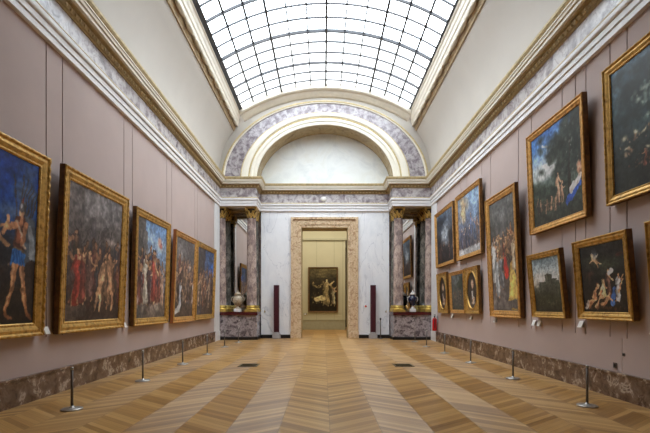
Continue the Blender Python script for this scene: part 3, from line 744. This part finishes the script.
def art_night_grove(A):
    p = Paint(A, 230, 29); p.bg([(0, (34, 36, 32)), (.3, (42, 48, 46)), (.7, (54, 72, 80)), (1, (92, 120, 140))])
    p.cloud(A * .3, .85, A * .4, .15, (58, 84, 104), 14, .3); p.cloud(A * .5, .6, A * .5, .15, (28, 40, 44), 20, .4); p.tree(A * .7, .2, .8, .7, (34, 46, 46), 150)
    for (x, y) in ((.22, .70), (.48, .58), (.56, .62), (.75, .66), (.88, .72), (.66, .55), (.35, .72), (.42, .66), (.30, .62), (.52, .74), (.62, .68), (.36, .52), (.7, .75), (.8, .6)):
        p.dabs(A * x, y, .07, .05, [(122, 140, 130), (96, 116, 110), (150, 160, 148), (60, 78, 80)], 9, .014, .7)
    for (x, y) in ((.12, .42), (.24, .43), (.32, .42), (.14, .33), (.34, .28), (.55, .30), (.66, .36), (.8, .3)):
        p.ell(A * x, y, .026, .012, (186, 178, 150), .5, .8, p.r.uniform(-.6, .6)); p.dabs(A * x, y - .03, .05, .04, [(150, 116, 92), (176, 150, 124), (70, 60, 52)], 6, .011, .7)
    p.crowd(A * .25, A * .98, .12, .16, 10, [(150, 90, 70), (190, 150, 120), (90, 60, 50)], (214, 160, 124), .02); p.noise(6); return p
def art_brown(A):
    p = Paint(A, 90, 31); p.bg([(0, (40, 30, 24)), (1, (62, 46, 38))]); p.crowd(0, A, .1, .5, 4, [(90, 60, 44), (60, 50, 44)]); p.noise(6); return p
def art_shadowy_group(A):
    p = Paint(A, 130, 33); p.bg([(0, (34, 28, 18)), (.3, (24, 20, 16)), (.7, (46, 40, 28)), (1, (96, 84, 54))])
    p.cloud(A * .6, .85, A * .3, .08, (130, 116, 76), 10, .3); p.crowd(A * .1, A * .9, .16, .48, 4, [(60, 50, 34), (90, 80, 54), (40, 34, 26)], (160, 140, 96)); p.fig(A * .62, .14, .62, (150, 132, 92), (196, 172, 124), arm=1); p.fig(A * .88, .16, .40, (150, 140, 110)); p.cap((A * .25, .28), (A * .5, .30), .05, .06, (176, 160, 118)); p.noise(6); return p

def sidx(n): return n
def add_canvas(paint, w, h, to_world, name, parent, oval=False):
    c = paint.c / 255.0
    c = np.where(c <= 0.04045, c / 12.92, ((c + 0.055) / 1.055) ** 2.4)
    c = np.minimum(c * 1.4, 0.85)
    H, W = paint.H, paint.W
    bm_v = []; 
    for j in range(H):
        for i in range(W): bm_v.append(to_world(-w / 2 + w * i / (W - 1), -h / 2 + h * j / (H - 1)))
    faces = [(j*W+i, j*W+i+1, (j+1)*W+i+1, (j+1)*W+i) for j in range(H-1) for i in range(W-1)]
    me = bpy.data.meshes.new(name); me.from_pydata(bm_v, [], faces)
    a = me.color_attributes.new('paint', 'FLOAT_COLOR', 'POINT')
    buf = np.ones((H * W, 4), np.float32); buf[:, :3] = c.reshape(-1, 3)
    a.data.foreach_set('color', buf.ravel())
    me.materials.append(M['canvas'])
    return link(bpy.data.objects.new(name, me), parent)

def painting(side, d0, d1, z0, z1, lean, fw, art, label, oval=False, mats=('gold', 'gold_side'), group=None, depth=0.10, gap=0.13, ornament=0.0):
    """side -1 left wall, +1 right wall, 0 end wall facing the door. Local x right, y up, z towards the room"""
    w, h0 = d1 - d0, z1 - z0
    ang = math.asin(min(0.3, lean / h0)); h = h0 / math.cos(ang)
    root = empty('framed_painting', (0, 0, 0), label, 'painting', group)
    Xb = (WL + gap) if side < 0 else (WR - gap)
    if side < 0: O = Vector((Xb, (d0 + d1) / 2, z0)); R = Vector((0, 1, 0)); Nn = Vector((1, 0, 0))
    elif side > 0: O = Vector((Xb, (d0 + d1) / 2, z0)); R = Vector((0, -1, 0)); Nn = Vector((-1, 0, 0))
    else: O = Vector(((d0 + d1) / 2, 24.4 - gap, z0)); R = Vector((1, 0, 0)); Nn = Vector((0, -1, 0))
    U = (Vector((0, 0, 1)) * math.cos(ang) + Nn * math.sin(ang)); NN = (Nn * math.cos(ang) - Vector((0, 0, 1)) * math.sin(ang))
    C = O + U * (h / 2)
    Mx = Matrix(((R.x, U.x, NN.x, O.x), (R.y, U.y, NN.y, O.y), (R.z, U.z, NN.z, O.z), (0, 0, 0, 1)))
    root.matrix_world = Mx
    tw = lambda x, y, n=0.0: (x, y + h / 2, n)
    k = fw
    prof = [(0, -depth), (0, -.018), (.04*k, -.004), (.10*k, 0), (.18*k, -.004), (.24*k, -.02), (.30*k, -.024), (.50*k, -.018), (.66*k, -.028), (.80*k, -.04), (.84*k, -.034), (.92*k, -.034), (1.0*k, -.05), (1.0*k, -.06)]
    bm = bmesh.new(); n = len(prof)
    sides = [((-1, -1), (1, -1)), ((1, -1), (1, 1)), ((1, 1), (-1, 1)), ((-1, 1), (-1, -1))]
    for (a, b) in sides:
        L = w if a[1] == b[1] else h
        seg = max(1, int(L / 0.03)) if ornament else 1
        prev = None
        for i in range(seg + 1):
            t = i / seg; row = []
            for q, (pw, pn) in enumerate(prof):
                ax, ay = a[0] * (w/2 - pw), a[1] * (h/2 - pw); bx, by = b[0] * (w/2 - pw), b[1] * (h/2 - pw)
                nn = pn
                if ornament and q in (2, 3, 4): nn += ornament * (1 if i % 4 < 2 else -0.6)
                if ornament and q in (10, 11): nn += ornament * .5 * (1 if i % 2 else -0.5)
                row.append(bm.verts.new(tw(ax + (bx-ax)*t, ay + (by-ay)*t, nn)))
            if prev:
                for q in range(n - 1):
                    f = bm.faces.new((prev[q], row[q], row[q+1], prev[q+1])); f.material_index = 1 if q == 0 else 0
            prev = row
    bmesh.ops.remove_doubles(bm, verts=bm.verts[:], dist=1e-5)
    # backing board
    bk = [bm.verts.new(tw(x * w/2, y * h/2, -depth + .001)) for x, y in ((-1,-1),(1,-1),(1,1),(-1,1))]
    f = bm.faces.new(bk); f.material_index = 1
    finish('frame', bm, [M[mats[0]], M[mats[1]]], root)
    iw, ih = w - 2 * fw + .004, h - 2 * fw + .004
    add_canvas(art(iw / ih), iw, ih, lambda x, y: tw(x, y, -.056), 'canvas', root)
    if oval:
        bm = bmesh.new(); K = 48; rows = []
        ea, eb = iw * .44, ih * .46
        for i in range(K):
            th = 2 * PI * (i + .5) / K; cx, sx = math.cos(th), math.sin(th)
            s_ = min((iw/2) / abs(cx) if abs(cx) > 1e-6 else 9, (ih/2) / abs(sx) if abs(sx) > 1e-6 else 9)
            rows.append([bm.verts.new(tw(*p)) for p in ((cx*s_, sx*s_, -.036), (ea*1.08*cx, eb*1.07*sx, -.036), (ea*1.05*cx, eb*1.04*sx, -.022), (ea*1.0*cx, eb*1.0*sx, -.024), (ea*.97*cx, eb*.97*sx, -.055))])
        for i in range(K):
            r0, r1 = rows[i], rows[(i+1) % K]
            for j in range(4): bm.faces.new((r0[j], r1[j], r1[j+1], r0[j+1]))
        finish('oval_spandrel', bm, M[mats[0]], root)
    return root

painting(-1, 3.80, 6.16, .94, 3.53, .11, .19, art_soldier, 'huge gilt-framed painting of a soldier in blue skirt, nearest on left wall', ornament=.006)
painting(-1, 6.50, 8.64, .93, 3.575, .11, .19, art_grey_crowd, 'gilt-framed painting of a dim grey crowd with a red-robed man on left wall', ornament=.005)
painting(-1, 9.08, 11.1, .925, 3.535, .07, .17, art_blue_sky_crowd, 'gilt-framed crowd painting with pale blue sky, middle one of five on left wall', ornament=.004)
painting(-1, 11.45, 13.38, .90, 3.465, .10, .16, art_grey_ruin_crowd, 'gilt painting with coppery frame edge and a pale blue kneeling figure, fourth along left wall', mats=('gold_warm', 'copper_side'))
painting(-1, 13.46, 15.75, .91, 3.475, .09, .17, art_blue_corner_crowd, 'gilt-framed painting with blue sky in its upper right, farthest on left wall beside the columns')
painting(1, 13.72, 15.92, 2.79, 4.81, .06, .13, art_storm_figures, 'gilt painting with pale cloudy sky over dark figures, upper row beside the far columns', mats=('gold_warm', 'gold_side'))
painting(1, 11.35, 13.43, 2.80, 4.825, .06, .13, art_golden_glory, 'gilt painting with golden glow and light blue sky, upper row above the small oval portraits', mats=('gold_warm', 'gold_side'))
painting(1, 14.40, 15.6, 1.12, 2.55, .07, .10, art_portrait(17, (60, 44, 40)), 'small gilt frame with oval portrait, farthest of the lower row above the fire extinguisher', oval=True)
painting(1, 12.68, 14.10, 1.14, 2.475, .06, .11, art_dim_group, 'small gilt-framed dim group scene hanging between the two oval portraits', mats=('gold_warm', 'gold_side'))
painting(1, 11.50, 12.63, 1.15, 2.49, .06, .10, art_portrait(18, (70, 60, 56)), 'small gilt frame with oval portrait, next to the tall crowd painting', oval=True)
painting(1, 9.08, 10.75, 1.10, 4.05, .14, .16, art_altar_crowd, 'tall narrow gilt painting of a crowd with red and yellow robes on right wall', mats=('gold_warm', 'gold_side'), ornament=.003)
painting(1, 6.80, 8.68, 2.825, 4.84, .08, .13, art_grove, 'gilt painting of figures under dark trees with a bright blue sky on right wall', mats=('gold_warm', 'gold_side'), ornament=.003)
painting(1, 7.40, 8.58, 1.145, 2.395, .12, .11, art_castle, 'small gilt painting of a dark castle silhouette under a pale sky on right wall')
painting(1, 5.77, 7.03, 1.155, 2.43, .11, .12, art_cherub_group, 'gilt painting of a glowing cherub above pale reclining figures on black, lower right wall', ornament=.003)
painting(1, 4.15, 6.33, 2.87, 4.90, .07, .13, art_night_grove, 'large dark teal painting with scattered pale dabs, nearest and topmost on right wall', ornament=.003)
painting(1, 4.20, 5.45, 1.15, 2.46, .10, .12, art_brown, 'brown-edged frame cut off by the right picture edge, lower row')
painting(0, -0.885, 0.835, 1.01, 3.62, .04, .07, art_shadowy_group, 'dark framed painting of shadowy figures on the olive wall seen through the doorway', gap=.08, depth=.06, mats=('gold_side', 'gold_side'))

# ------------------------------------------------------------ columns in the corner niches
def make_column(loc, label, group, stone='shaft'):
    root = empty('marble_column', loc, label, 'column', group)
    bm = bmesh.new(); prof = []
    for i in range(17):
        t = i / 16; prof.append((0.203 - 0.028 * t ** 1.6, 0.30 + t * 3.46))
    prof = [(0.215, 0.27), (0.215, 0.285)] + prof + [(0.19, 3.78), (0.19, 3.80), (0.176, 3.81)]
    lathe(bm, prof, n=32); finish('shaft', bm, M[stone], root, recalc=True)
    bm = bmesh.new(); box(bm, -.25, .25, -.25, .25, 0, .085, 0, .006)
    pts = [(.20, .085), (.24, .09), (.255, .11), (.255, .13), (.24, .15), (.215, .155), (.205, .175), (.21, .19), (.225, .195), (.236, .21), (.236, .225), (.222, .24), (.21, .245), (.21, .27), (.19, .27)]
    lathe(bm, pts, n=32); finish('base', bm, M['gold_base'], root)
    # composite capital
    bm = bmesh.new(); z0 = 3.80
    lathe(bm, [(.178, z0), (.192, z0 + .01), (.192, z0 + .025), (.175, z0 + .03), (.172, z0 + .2), (.185, z0 + .32), (.215, z0 + .40), (.21, z0 + .41)], n=24, mi=1)
    for row, (zb, hh, rr_, off) in enumerate(((z0 + .03, .17, .178, 0), (z0 + .10, .22, .180, .5))):
        for q in range(8):
            a = 2 * PI * (q + off) / 8; pr = None
            for t, wd, bul in ((0, .046, .005), (.3, .054, .022), (.6, .050, .034), (.85, .038, .062), (1.0, .026, .094), (.90, .012, .112)):
                rad = rr_ + bul; c, s_ = math.cos(a), math.sin(a); z = zb + hh * t; row_v = []
                for kx, dd in ((-1, -.012), (0, .006), (1, -.012)):
                    row_v.append(bm.verts.new(((rad+dd)*c - kx*wd*s_, (rad+dd)*s_ + kx*wd*c, z)))
                if pr:
                    for kk in range(2): bm.faces.new((pr[kk], pr[kk+1], row_v[kk+1], row_v[kk]))
                pr = row_v
    cap_ = finish('capital', bm, [M['gold_cap'], M['cap_dark']], root)
    for q in range(4):   # corner volutes
        bm = bmesh.new()
        a = PI / 4 + q * PI / 2; c, s_ = math.cos(a), math.sin(a); pts = []; rad = []
        for i in range(15):
            t = i / 14; th = -0.5 * PI + t * 3.2 * PI; r = .058 * (1 - t * .8)
            rr0 = .27 + r * math.cos(th + PI / 2) * 1.0; zz = z0 + .345 + r * math.sin(th + PI / 2)
            pts.append((rr0 * c, rr0 * s_, zz)); rad.append(.024 - .012 * t)
        tube(bm, [(.18*c, .18*s_, z0 + .25), (.215*c, .215*s_, z0 + .36)] + pts, [.014, .018] + rad, 6)
        finish('volute', bm, M['gold_cap'], cap_)
    bm = bmesh.new()
    K = 32; ab0 = []; ab1 = []; ab2 = []
    for i in range(K):
        a = 2 * PI * i / K; m_ = abs(math.cos(2 * a)); r = .235 + .11 * (1 - m_) ** 1.5
        ab0.append(bm.verts.new((r*.95*math.cos(a), r*.95*math.sin(a), z0 + .405))); ab1.append(bm.verts.new((r*math.cos(a), r*math.sin(a), z0 + .43))); ab2.append(bm.verts.new((r*1.02*math.cos(a), r*1.02*math.sin(a), z0 + .47)))
    for r0, r1 in ((ab0, ab1), (ab1, ab2)):
        for i in range(K): bm.faces.new((r0[i], r0[(i+1) % K], r1[(i+1) % K], r1[i]))
    bm.faces.new(ab0); bm.faces.new(ab2)
    for q in range(4):
        r = bmesh.ops.create_icosphere(bm, subdivisions=1, radius=.035); a = q * PI / 2
        bmesh.ops.translate(bm, vec=(.215*math.cos(a), .215*math.sin(a), z0 + .43), verts=r['verts'])
    finish('abacus', bm, M['gold_cap'], cap_)
    return root
ZT = 1.13
col0 = make_column((-2.95, 17.25, ZT), 'front marble column with gilt capital at the inner corner of left podium, beside the white wall', None)
dup(col0, (-4.2, 17.25, ZT), 'front marble column with gilt capital against the left wall, at outer corner of left podium')
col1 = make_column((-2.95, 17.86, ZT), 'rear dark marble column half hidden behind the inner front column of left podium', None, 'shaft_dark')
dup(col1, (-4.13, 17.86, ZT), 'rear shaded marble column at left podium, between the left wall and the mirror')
dup(col0, (3.07, 17.25, ZT), 'front marble column with gilt capital at the inner corner of right podium, beside the white wall')
dup(col0, (4.36, 17.25, ZT), 'front marble column with gilt capital against the right wall, at outer corner of right podium')
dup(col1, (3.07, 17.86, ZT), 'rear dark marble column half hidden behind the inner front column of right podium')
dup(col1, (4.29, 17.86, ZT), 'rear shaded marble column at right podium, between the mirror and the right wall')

def make_podium(x0, x1, label):
    root = empty('marble_podium', ((x0 + x1) / 2, D1, 0), label, 'podium', None)
    cx = (x0 + x1) / 2; a, b = x0 - cx, x1 - cx
    bm = bmesh.new(); box(bm, a + .04, b - .04, .04, 1.24, .12, 1.0)
    box(bm, a + .04, a + .16, .02, .04, .14, .98, 0, .004); box(bm, b - .16, b - .04, .02, .04, .14, .98, 0, .004)
    finish('body', bm, M['podium'], root)
    bm = bmesh.new(); box(bm, a + .003, b - .0, 0, 1.24, 0, .12, 0, .006); finish('plinth', bm, M['black'], root)
    bm = bmesh.new(); box(bm, a + .003, b - .003, -.02, 1.245, 1.0, 1.07, 0, .012); box(bm, a + .01, b - .01, 0, 1.245, 1.07, ZT, 0, .01); finish('top_slab', bm, M['mahogany'], root)
    return root
make_podium(WL, BL, 'grey-purple marble podium with dark red top, left of the doorway under the cream urn')
make_podium(BR, WR, 'grey-purple marble podium with dark red top, right of the doorway beside the fire extinguisher')

def make_mirror(x0, x1, label):
    root = empty('wall_mirror', ((x0 + x1) / 2, D3 - .02, 1.2), label, 'mirror'); hw = (x1 - x0) / 2
    bm = bmesh.new(); box(bm, -hw, hw, -.01, .02, 0, 4.05); finish('mirror_glass', bm, M['mirror'], root)
    bm = bmesh.new()
    box(bm, -hw - .04, -hw, -.03, .02, -.04, 4.09); box(bm, hw, hw + .04, -.03, .02, -.04, 4.09); box(bm, -hw, hw, -.03, .02, 4.05, 4.09); box(bm, -hw, hw, -.03, .02, -.04, 0)
    finish('frame', bm, M['gilt_dark'], root)
make_mirror(-4.02, -3.0, 'tall wall mirror between the columns of the left podium')
make_mirror(3.1, 4.18, 'tall wall mirror between the columns of the right podium')

# ------------------------------------------------------------ urns
def urn(name, loc, label, body, mount, sc=1.0, head=None):
    root = empty(name, loc, label, 'vase')
    bm = bmesh.new(); box(bm, -.15*sc, .15*sc, -.15*sc, .15*sc, 0, .13, 0, .008); finish('plinth', bm, M['card'], root)
    bm = bmesh.new(); lathe(bm, [(.11*sc, .13), (.12*sc, .15), (.11*sc, .17), (.06*sc, .19), (.05*sc, .23), (.09*sc, .26)], n=24); finish('foot', bm, mount, root)
    bm = bmesh.new()
    lathe(bm, [(.08*sc, .25), (.15*sc, .30), (.20*sc, .38), (.225*sc, .48), (.21*sc, .56), (.16*sc, .62), (.12*sc, .66), (.12*sc, .69), (.15*sc, .71)], n=28); finish('body', bm, body, root)
    bm = bmesh.new()
    lathe(bm, [(.155*sc, .705), (.16*sc, .72), (.12*sc, .77), (.07*sc, .81), (.03*sc, .83), (.035*sc, .86), (.02*sc, .89), (.004, .90)], n=20); finish('lid', bm, head or body, root)
    for s in (-1, 1):
        bm = bmesh.new()
        tube(bm, [(s*.20*sc, 0, .40), (s*.27*sc, 0, .45), (s*.285*sc, 0, .53), (s*.25*sc, 0, .60), (s*.19*sc, 0, .61), (s*.14*sc, 0, .66)], [.016, .018, .02, .02, .018, .014], 8)
        finish('handle', bm, mount, root)
    return root
urn('lidded_urn', (-3.52, 17.25, ZT), 'mottled cream carved urn with lid standing on the left marble podium', M['vase_stone'], M['vase_stone'], .92)
urn('lidded_urn', (3.66, 17.25, ZT), 'dark blue and white urn standing on the right marble podium', M['vase_blue'], M['vase_white'], .74, M['vase_white'])

# ------------------------------------------------------------ barrier posts
def make_post(loc, label, group):
    root = empty('barrier_post', loc, label, 'barrier post', group)
    bm = bmesh.new(); lathe(bm, [(.13, 0), (.13, .012), (.12, .02), (.04, .028), (.022, .04), (.018, .05)], n=28); finish('base', bm, M['post_base'], root)
    bm = bmesh.new(); lathe(bm, [(.016, .028), (.016, .53)], n=14); finish('pole', bm, M['post'], root)
    bm = bmesh.new(); lathe(bm, [(.021, .525), (.021, .55), (.015, .56), (.004, .562)], n=14); finish('cap', bm, M['post_base'], root)
    return root
gL, gR = 'barrier posts along the left wall', 'barrier posts along the right wall'
ordL = ['nearest the camera, below the soldier painting', 'second from the near end', 'third from the near end', 'fourth from the near end', 'fifth from the near end, before the podium', 'farthest, right in front of left podium']
PL = [(-3.33, 5.56), (-3.30, 7.67), (-3.31, 9.87), (-3.28, 11.84), (-3.29, 13.97), (-3.18, 15.7)]
PR = [(3.61, 5.75), (3.57, 7.91), (3.55, 10.13), (3.52, 12.19), (3.46, 14.1), (3.50, 16.07)]
p0 = make_post((*PL[0], 0), 'low grey barrier post by the left wall, ' + ordL[0], gL)
for (x, y), t in zip(PL[1:], ordL[1:]): dup(p0, (x, y, 0), 'low grey barrier post by the left wall, ' + t, gL)
ordR = ['nearest the camera, below the cherub painting', 'second from the near end', 'third from the near end', 'fourth from the near end', 'fifth from the near end, before the podium', 'farthest, right in front of right podium']
for (x, y), t in zip(PR, ordR): dup(p0, (x, y, 0), 'low grey barrier post by the right wall, ' + t, gR)
# taller post standing against the white marble
root = empty('barrier_post', (2.39, 17.62, 0), 'dark barrier post standing against the white marble between maroon column and right podium', 'barrier post')
bm = bmesh.new(); lathe(bm, [(.10, 0), (.10, .015), (.03, .03), (.02, .04)], n=24); finish('base', bm, M['post'], root)
bm = bmesh.new(); lathe(bm, [(.022, .03), (.022, .80)], n=14); finish('pole', bm, M['post'], root)
bm = bmesh.new(); lathe(bm, [(.035, .79), (.035, .85), (.02, .87)], n=14); finish('cap', bm, M['black_plastic'], root)

# ------------------------------------------------------------ maroon pillars beside the door
def pillar(loc, label):
    root = empty('floor_pillar', loc, label, 'pillar')
    bm = bmesh.new(); box(bm, -.17, .17, -.11, .11, 0, .20, 0, .012); box(bm, -.125, .125, -.09, .09, .20, .27, 0, .008); finish('base', bm, M['grey_base'], root)
    bm = bmesh.new(); box(bm, -.11, .11, -.08, .08, .27, 2.25, 0, .012); finish('body', bm, M['maroon'], root)
    bm = bmesh.new(); box(bm, -.07, .07, -.087, -.078, .35, 2.17, 0, .002); finish('front_panel', bm, M['maroon'], root)
pillar((-1.98, 17.70, 0), 'slim maroon floor pillar left of the doorway on a grey base')
pillar((2.09, 17.70, 0), 'slim maroon floor pillar right of the doorway on a grey base')

# ------------------------------------------------------------ fire extinguisher
root = empty('fire_extinguisher', (4.245, 16.05, .42), 'red fire extinguisher hanging low on the right wall beside the marble podium', 'fire extinguisher')
bm = bmesh.new(); lathe(bm, [(.06, 0), (.085, .01), (.088, .05), (.088, .40), (.075, .46), (.04, .50), (.03, .52)], n=20); finish('cylinder', bm, M['red'], root)
bm = bmesh.new(); lathe(bm, [(.03, .515), (.03, .56), (.02, .57)], n=12); box(bm, -.015, .015, -.12, .05, .57, .585); box(bm, -.015, .015, -.10, .05, .61, .625); finish('valve', bm, M['black_plastic'], root)
bm = bmesh.new(); tube(bm, [(0, -.03, .55), (-.02, -.10, .53), (-.03, -.125, .42), (-.03, -.12, .22), (-.03, -.11, .10)], .012, 8); finish('hose', bm, M['black_plastic'], root)
bm = bmesh.new(); box(bm, .085, .135, -.03, .03, .30, .56); finish('bracket', bm, M['grey_base'], root)

# ------------------------------------------------------------ small wall labels below the pictures
def wlabel(side, y, z, label):
    X = WL if side < 0 else WR; s = -side
    root = empty('picture_label', (X, y, z), label, 'label', 'picture labels below the frames')
    bm = bmesh.new()
    box(bm, *sorted((s * .0, s * .03)), -.03, .03, -.05, .05); finish('holder', bm, M['grey_base'], root)
    bm = bmesh.new()
    v = [bm.verts.new(p) for p in ((s*.028, -.055, .06), (s*.028, .055, .06), (s*.075, .055, -.05), (s*.075, -.055, -.05), (s*.020, -.055, .055), (s*.020, .055, .055), (s*.067, .055, -.055), (s*.067, -.055, -.055))]
    for q in ((0,1,2,3),(4,7,6,5),(0,4,5,1),(1,5,6,2),(2,6,7,3),(3,7,4,0)): bm.faces.new([v[i] for i in q])
    finish('card', bm, M['card'], root)
wlabel(-1, 6.33, 1.0, 'small white slanted label on left wall between the soldier and grey crowd paintings')
wlabel(-1, 8.83, .97, 'small white slanted label on left wall between the grey crowd and blue sky paintings')
wlabel(1, 14.15, 1.03, 'small white label on right wall below the farthest oval portrait')
wlabel(1, 12.35, 1.03, 'small white label on right wall below the nearer oval portrait')
wlabel(1, 10.62, 1.01, 'small white label on right wall below the far corner of the tall crowd painting')
wlabel(1, 8.66, 1.02, 'small white label below the castle painting, farther one of a pair')
wlabel(1, 8.45, 1.02, 'small white label below the castle painting, nearer one of a pair')
wlabel(1, 7.08, 1.06, 'small white label on right wall below the far corner of the cherub painting')
wlabel(1, 5.5, 1.05, 'small white label at the right picture edge, nearest on right wall')

# ------------------------------------------------------------ floor grilles
def grille(x, y, label):
    root = empty('floor_grille', (x, y, 0), label, 'floor grille', None)
    bm = bmesh.new()
    box(bm, -.22, .22, -.24, -.20, 0, .008); box(bm, -.22, .22, .20, .24, 0, .008); box(bm, -.22, -.18, -.2, .2, 0, .008); box(bm, .18, .22, -.2, .2, 0, .008); finish('rim', bm, M['brass'], root)
    bm = bmesh.new(); box(bm, -.18, .18, -.2, .2, 0, .003, 1)
    for k in range(11): box(bm, -.18, .18, -.19 + k * .036, -.178 + k * .036, .001, .007)
    finish('grate', bm, [M['brass'], M['black']], root)
grille(-1.72, 9.70, 'dark brass floor grille set in the parquet left of centre')
grille(1.84, 9.70, 'dark brass floor grille set in the parquet right of centre')

# ------------------------------------------------------------ small wall fixtures
def hook(x, label):
    root = empty('barrier_hook', (x, D2, 1.13), label, 'hook')
    bm = bmesh.new(); box(bm, -.03, .03, -.012, 0, -.04, .04, 0, .003); finish('plate', bm, M['post_base'], root)
    bm = bmesh.new(); tube(bm, [(0, -.01, 0), (0, -.07, -.01), (0, -.09, .02), (0, -.085, .05)], [.012, .01, .01, .012], 8); finish('hook', bm, M['gold_base'], root)
hook(-2.50, 'small metal hook on the white marble beside the left podium')
hook(2.66, 'small metal hook on the white marble beside the right podium')
bm = bmesh.new(); r = bmesh.ops.create_uvsphere(bm, u_segments=16, v_segments=8, radius=.05); bmesh.ops.scale(bm, vec=(1.0, .5, 1), verts=r['verts'])
root = empty('wall_button', (1.80, D2, 1.36), 'small red round button on the white marble right of the doorway', 'button')
finish('button', bm, M['red'], root, smooth=True)
bm = bmesh.new(); box(bm, -.07, .07, -.012, 0, -.07, .07, 0, .004); finish('plate', bm, M['card'], root)
bm = bmesh.new(); lathe(bm, [(.13, 0), (.13, .02), (.10, .035), (.02, .045)], n=28)
bmesh.ops.rotate(bm, cent=(0, 0, 0), matrix=Matrix.Rotation(PI / 2, 3, 'X'), verts=bm.verts[:])
bmesh.ops.scale(bm, vec=(1.0, 1, .75), verts=bm.verts[:])
o = finish('white_oval_disc', bm, M['card']); o.location = (0.0, D2 - .05, 5.92); tag(o, 'small white oval disc on the marble frieze above the doorway', 'disc')  # white oval spot, built as a plain flat disc
def socket(y, z, label, r=.04):
    root = empty('wall_socket', (WR, y, z), label, 'socket')
    bm = bmesh.new(); box(bm, -.012, 0, -r, r, -r, r, 0, .003); finish('plate', bm, M['post'], root)
    bm = bmesh.new(); lathe(bm, [(r*.6, .0), (r*.6, .004)], n=14); bmesh.ops.rotate(bm, cent=(0,0,0), matrix=Matrix.Rotation(-PI/2, 3, 'Y'), verts=bm.verts[:]); bmesh.ops.translate(bm, vec=(-.012, 0, 0), verts=bm.verts[:]); finish('inset', bm, M['black_plastic'], root)
socket(6.30, .48, 'small dark square socket just above the skirting on right wall')
socket(6.12, .66, 'tiny dark wall fitting on the seam above the skirting on right wall', .022)
root = empty('picture_label', (-1.06, 24.4, .90), 'small dark label left of the shadowy painting beyond the doorway', 'label')
bm = bmesh.new(); box(bm, -.08, .08, -.03, 0, -.05, .05, 0, .004); finish('holder', bm, M['black_plastic'], root)
bm = bmesh.new(); box(bm, -.06, .06, -.035, -.03, -.035, .035); finish('card', bm, M['card'], root)
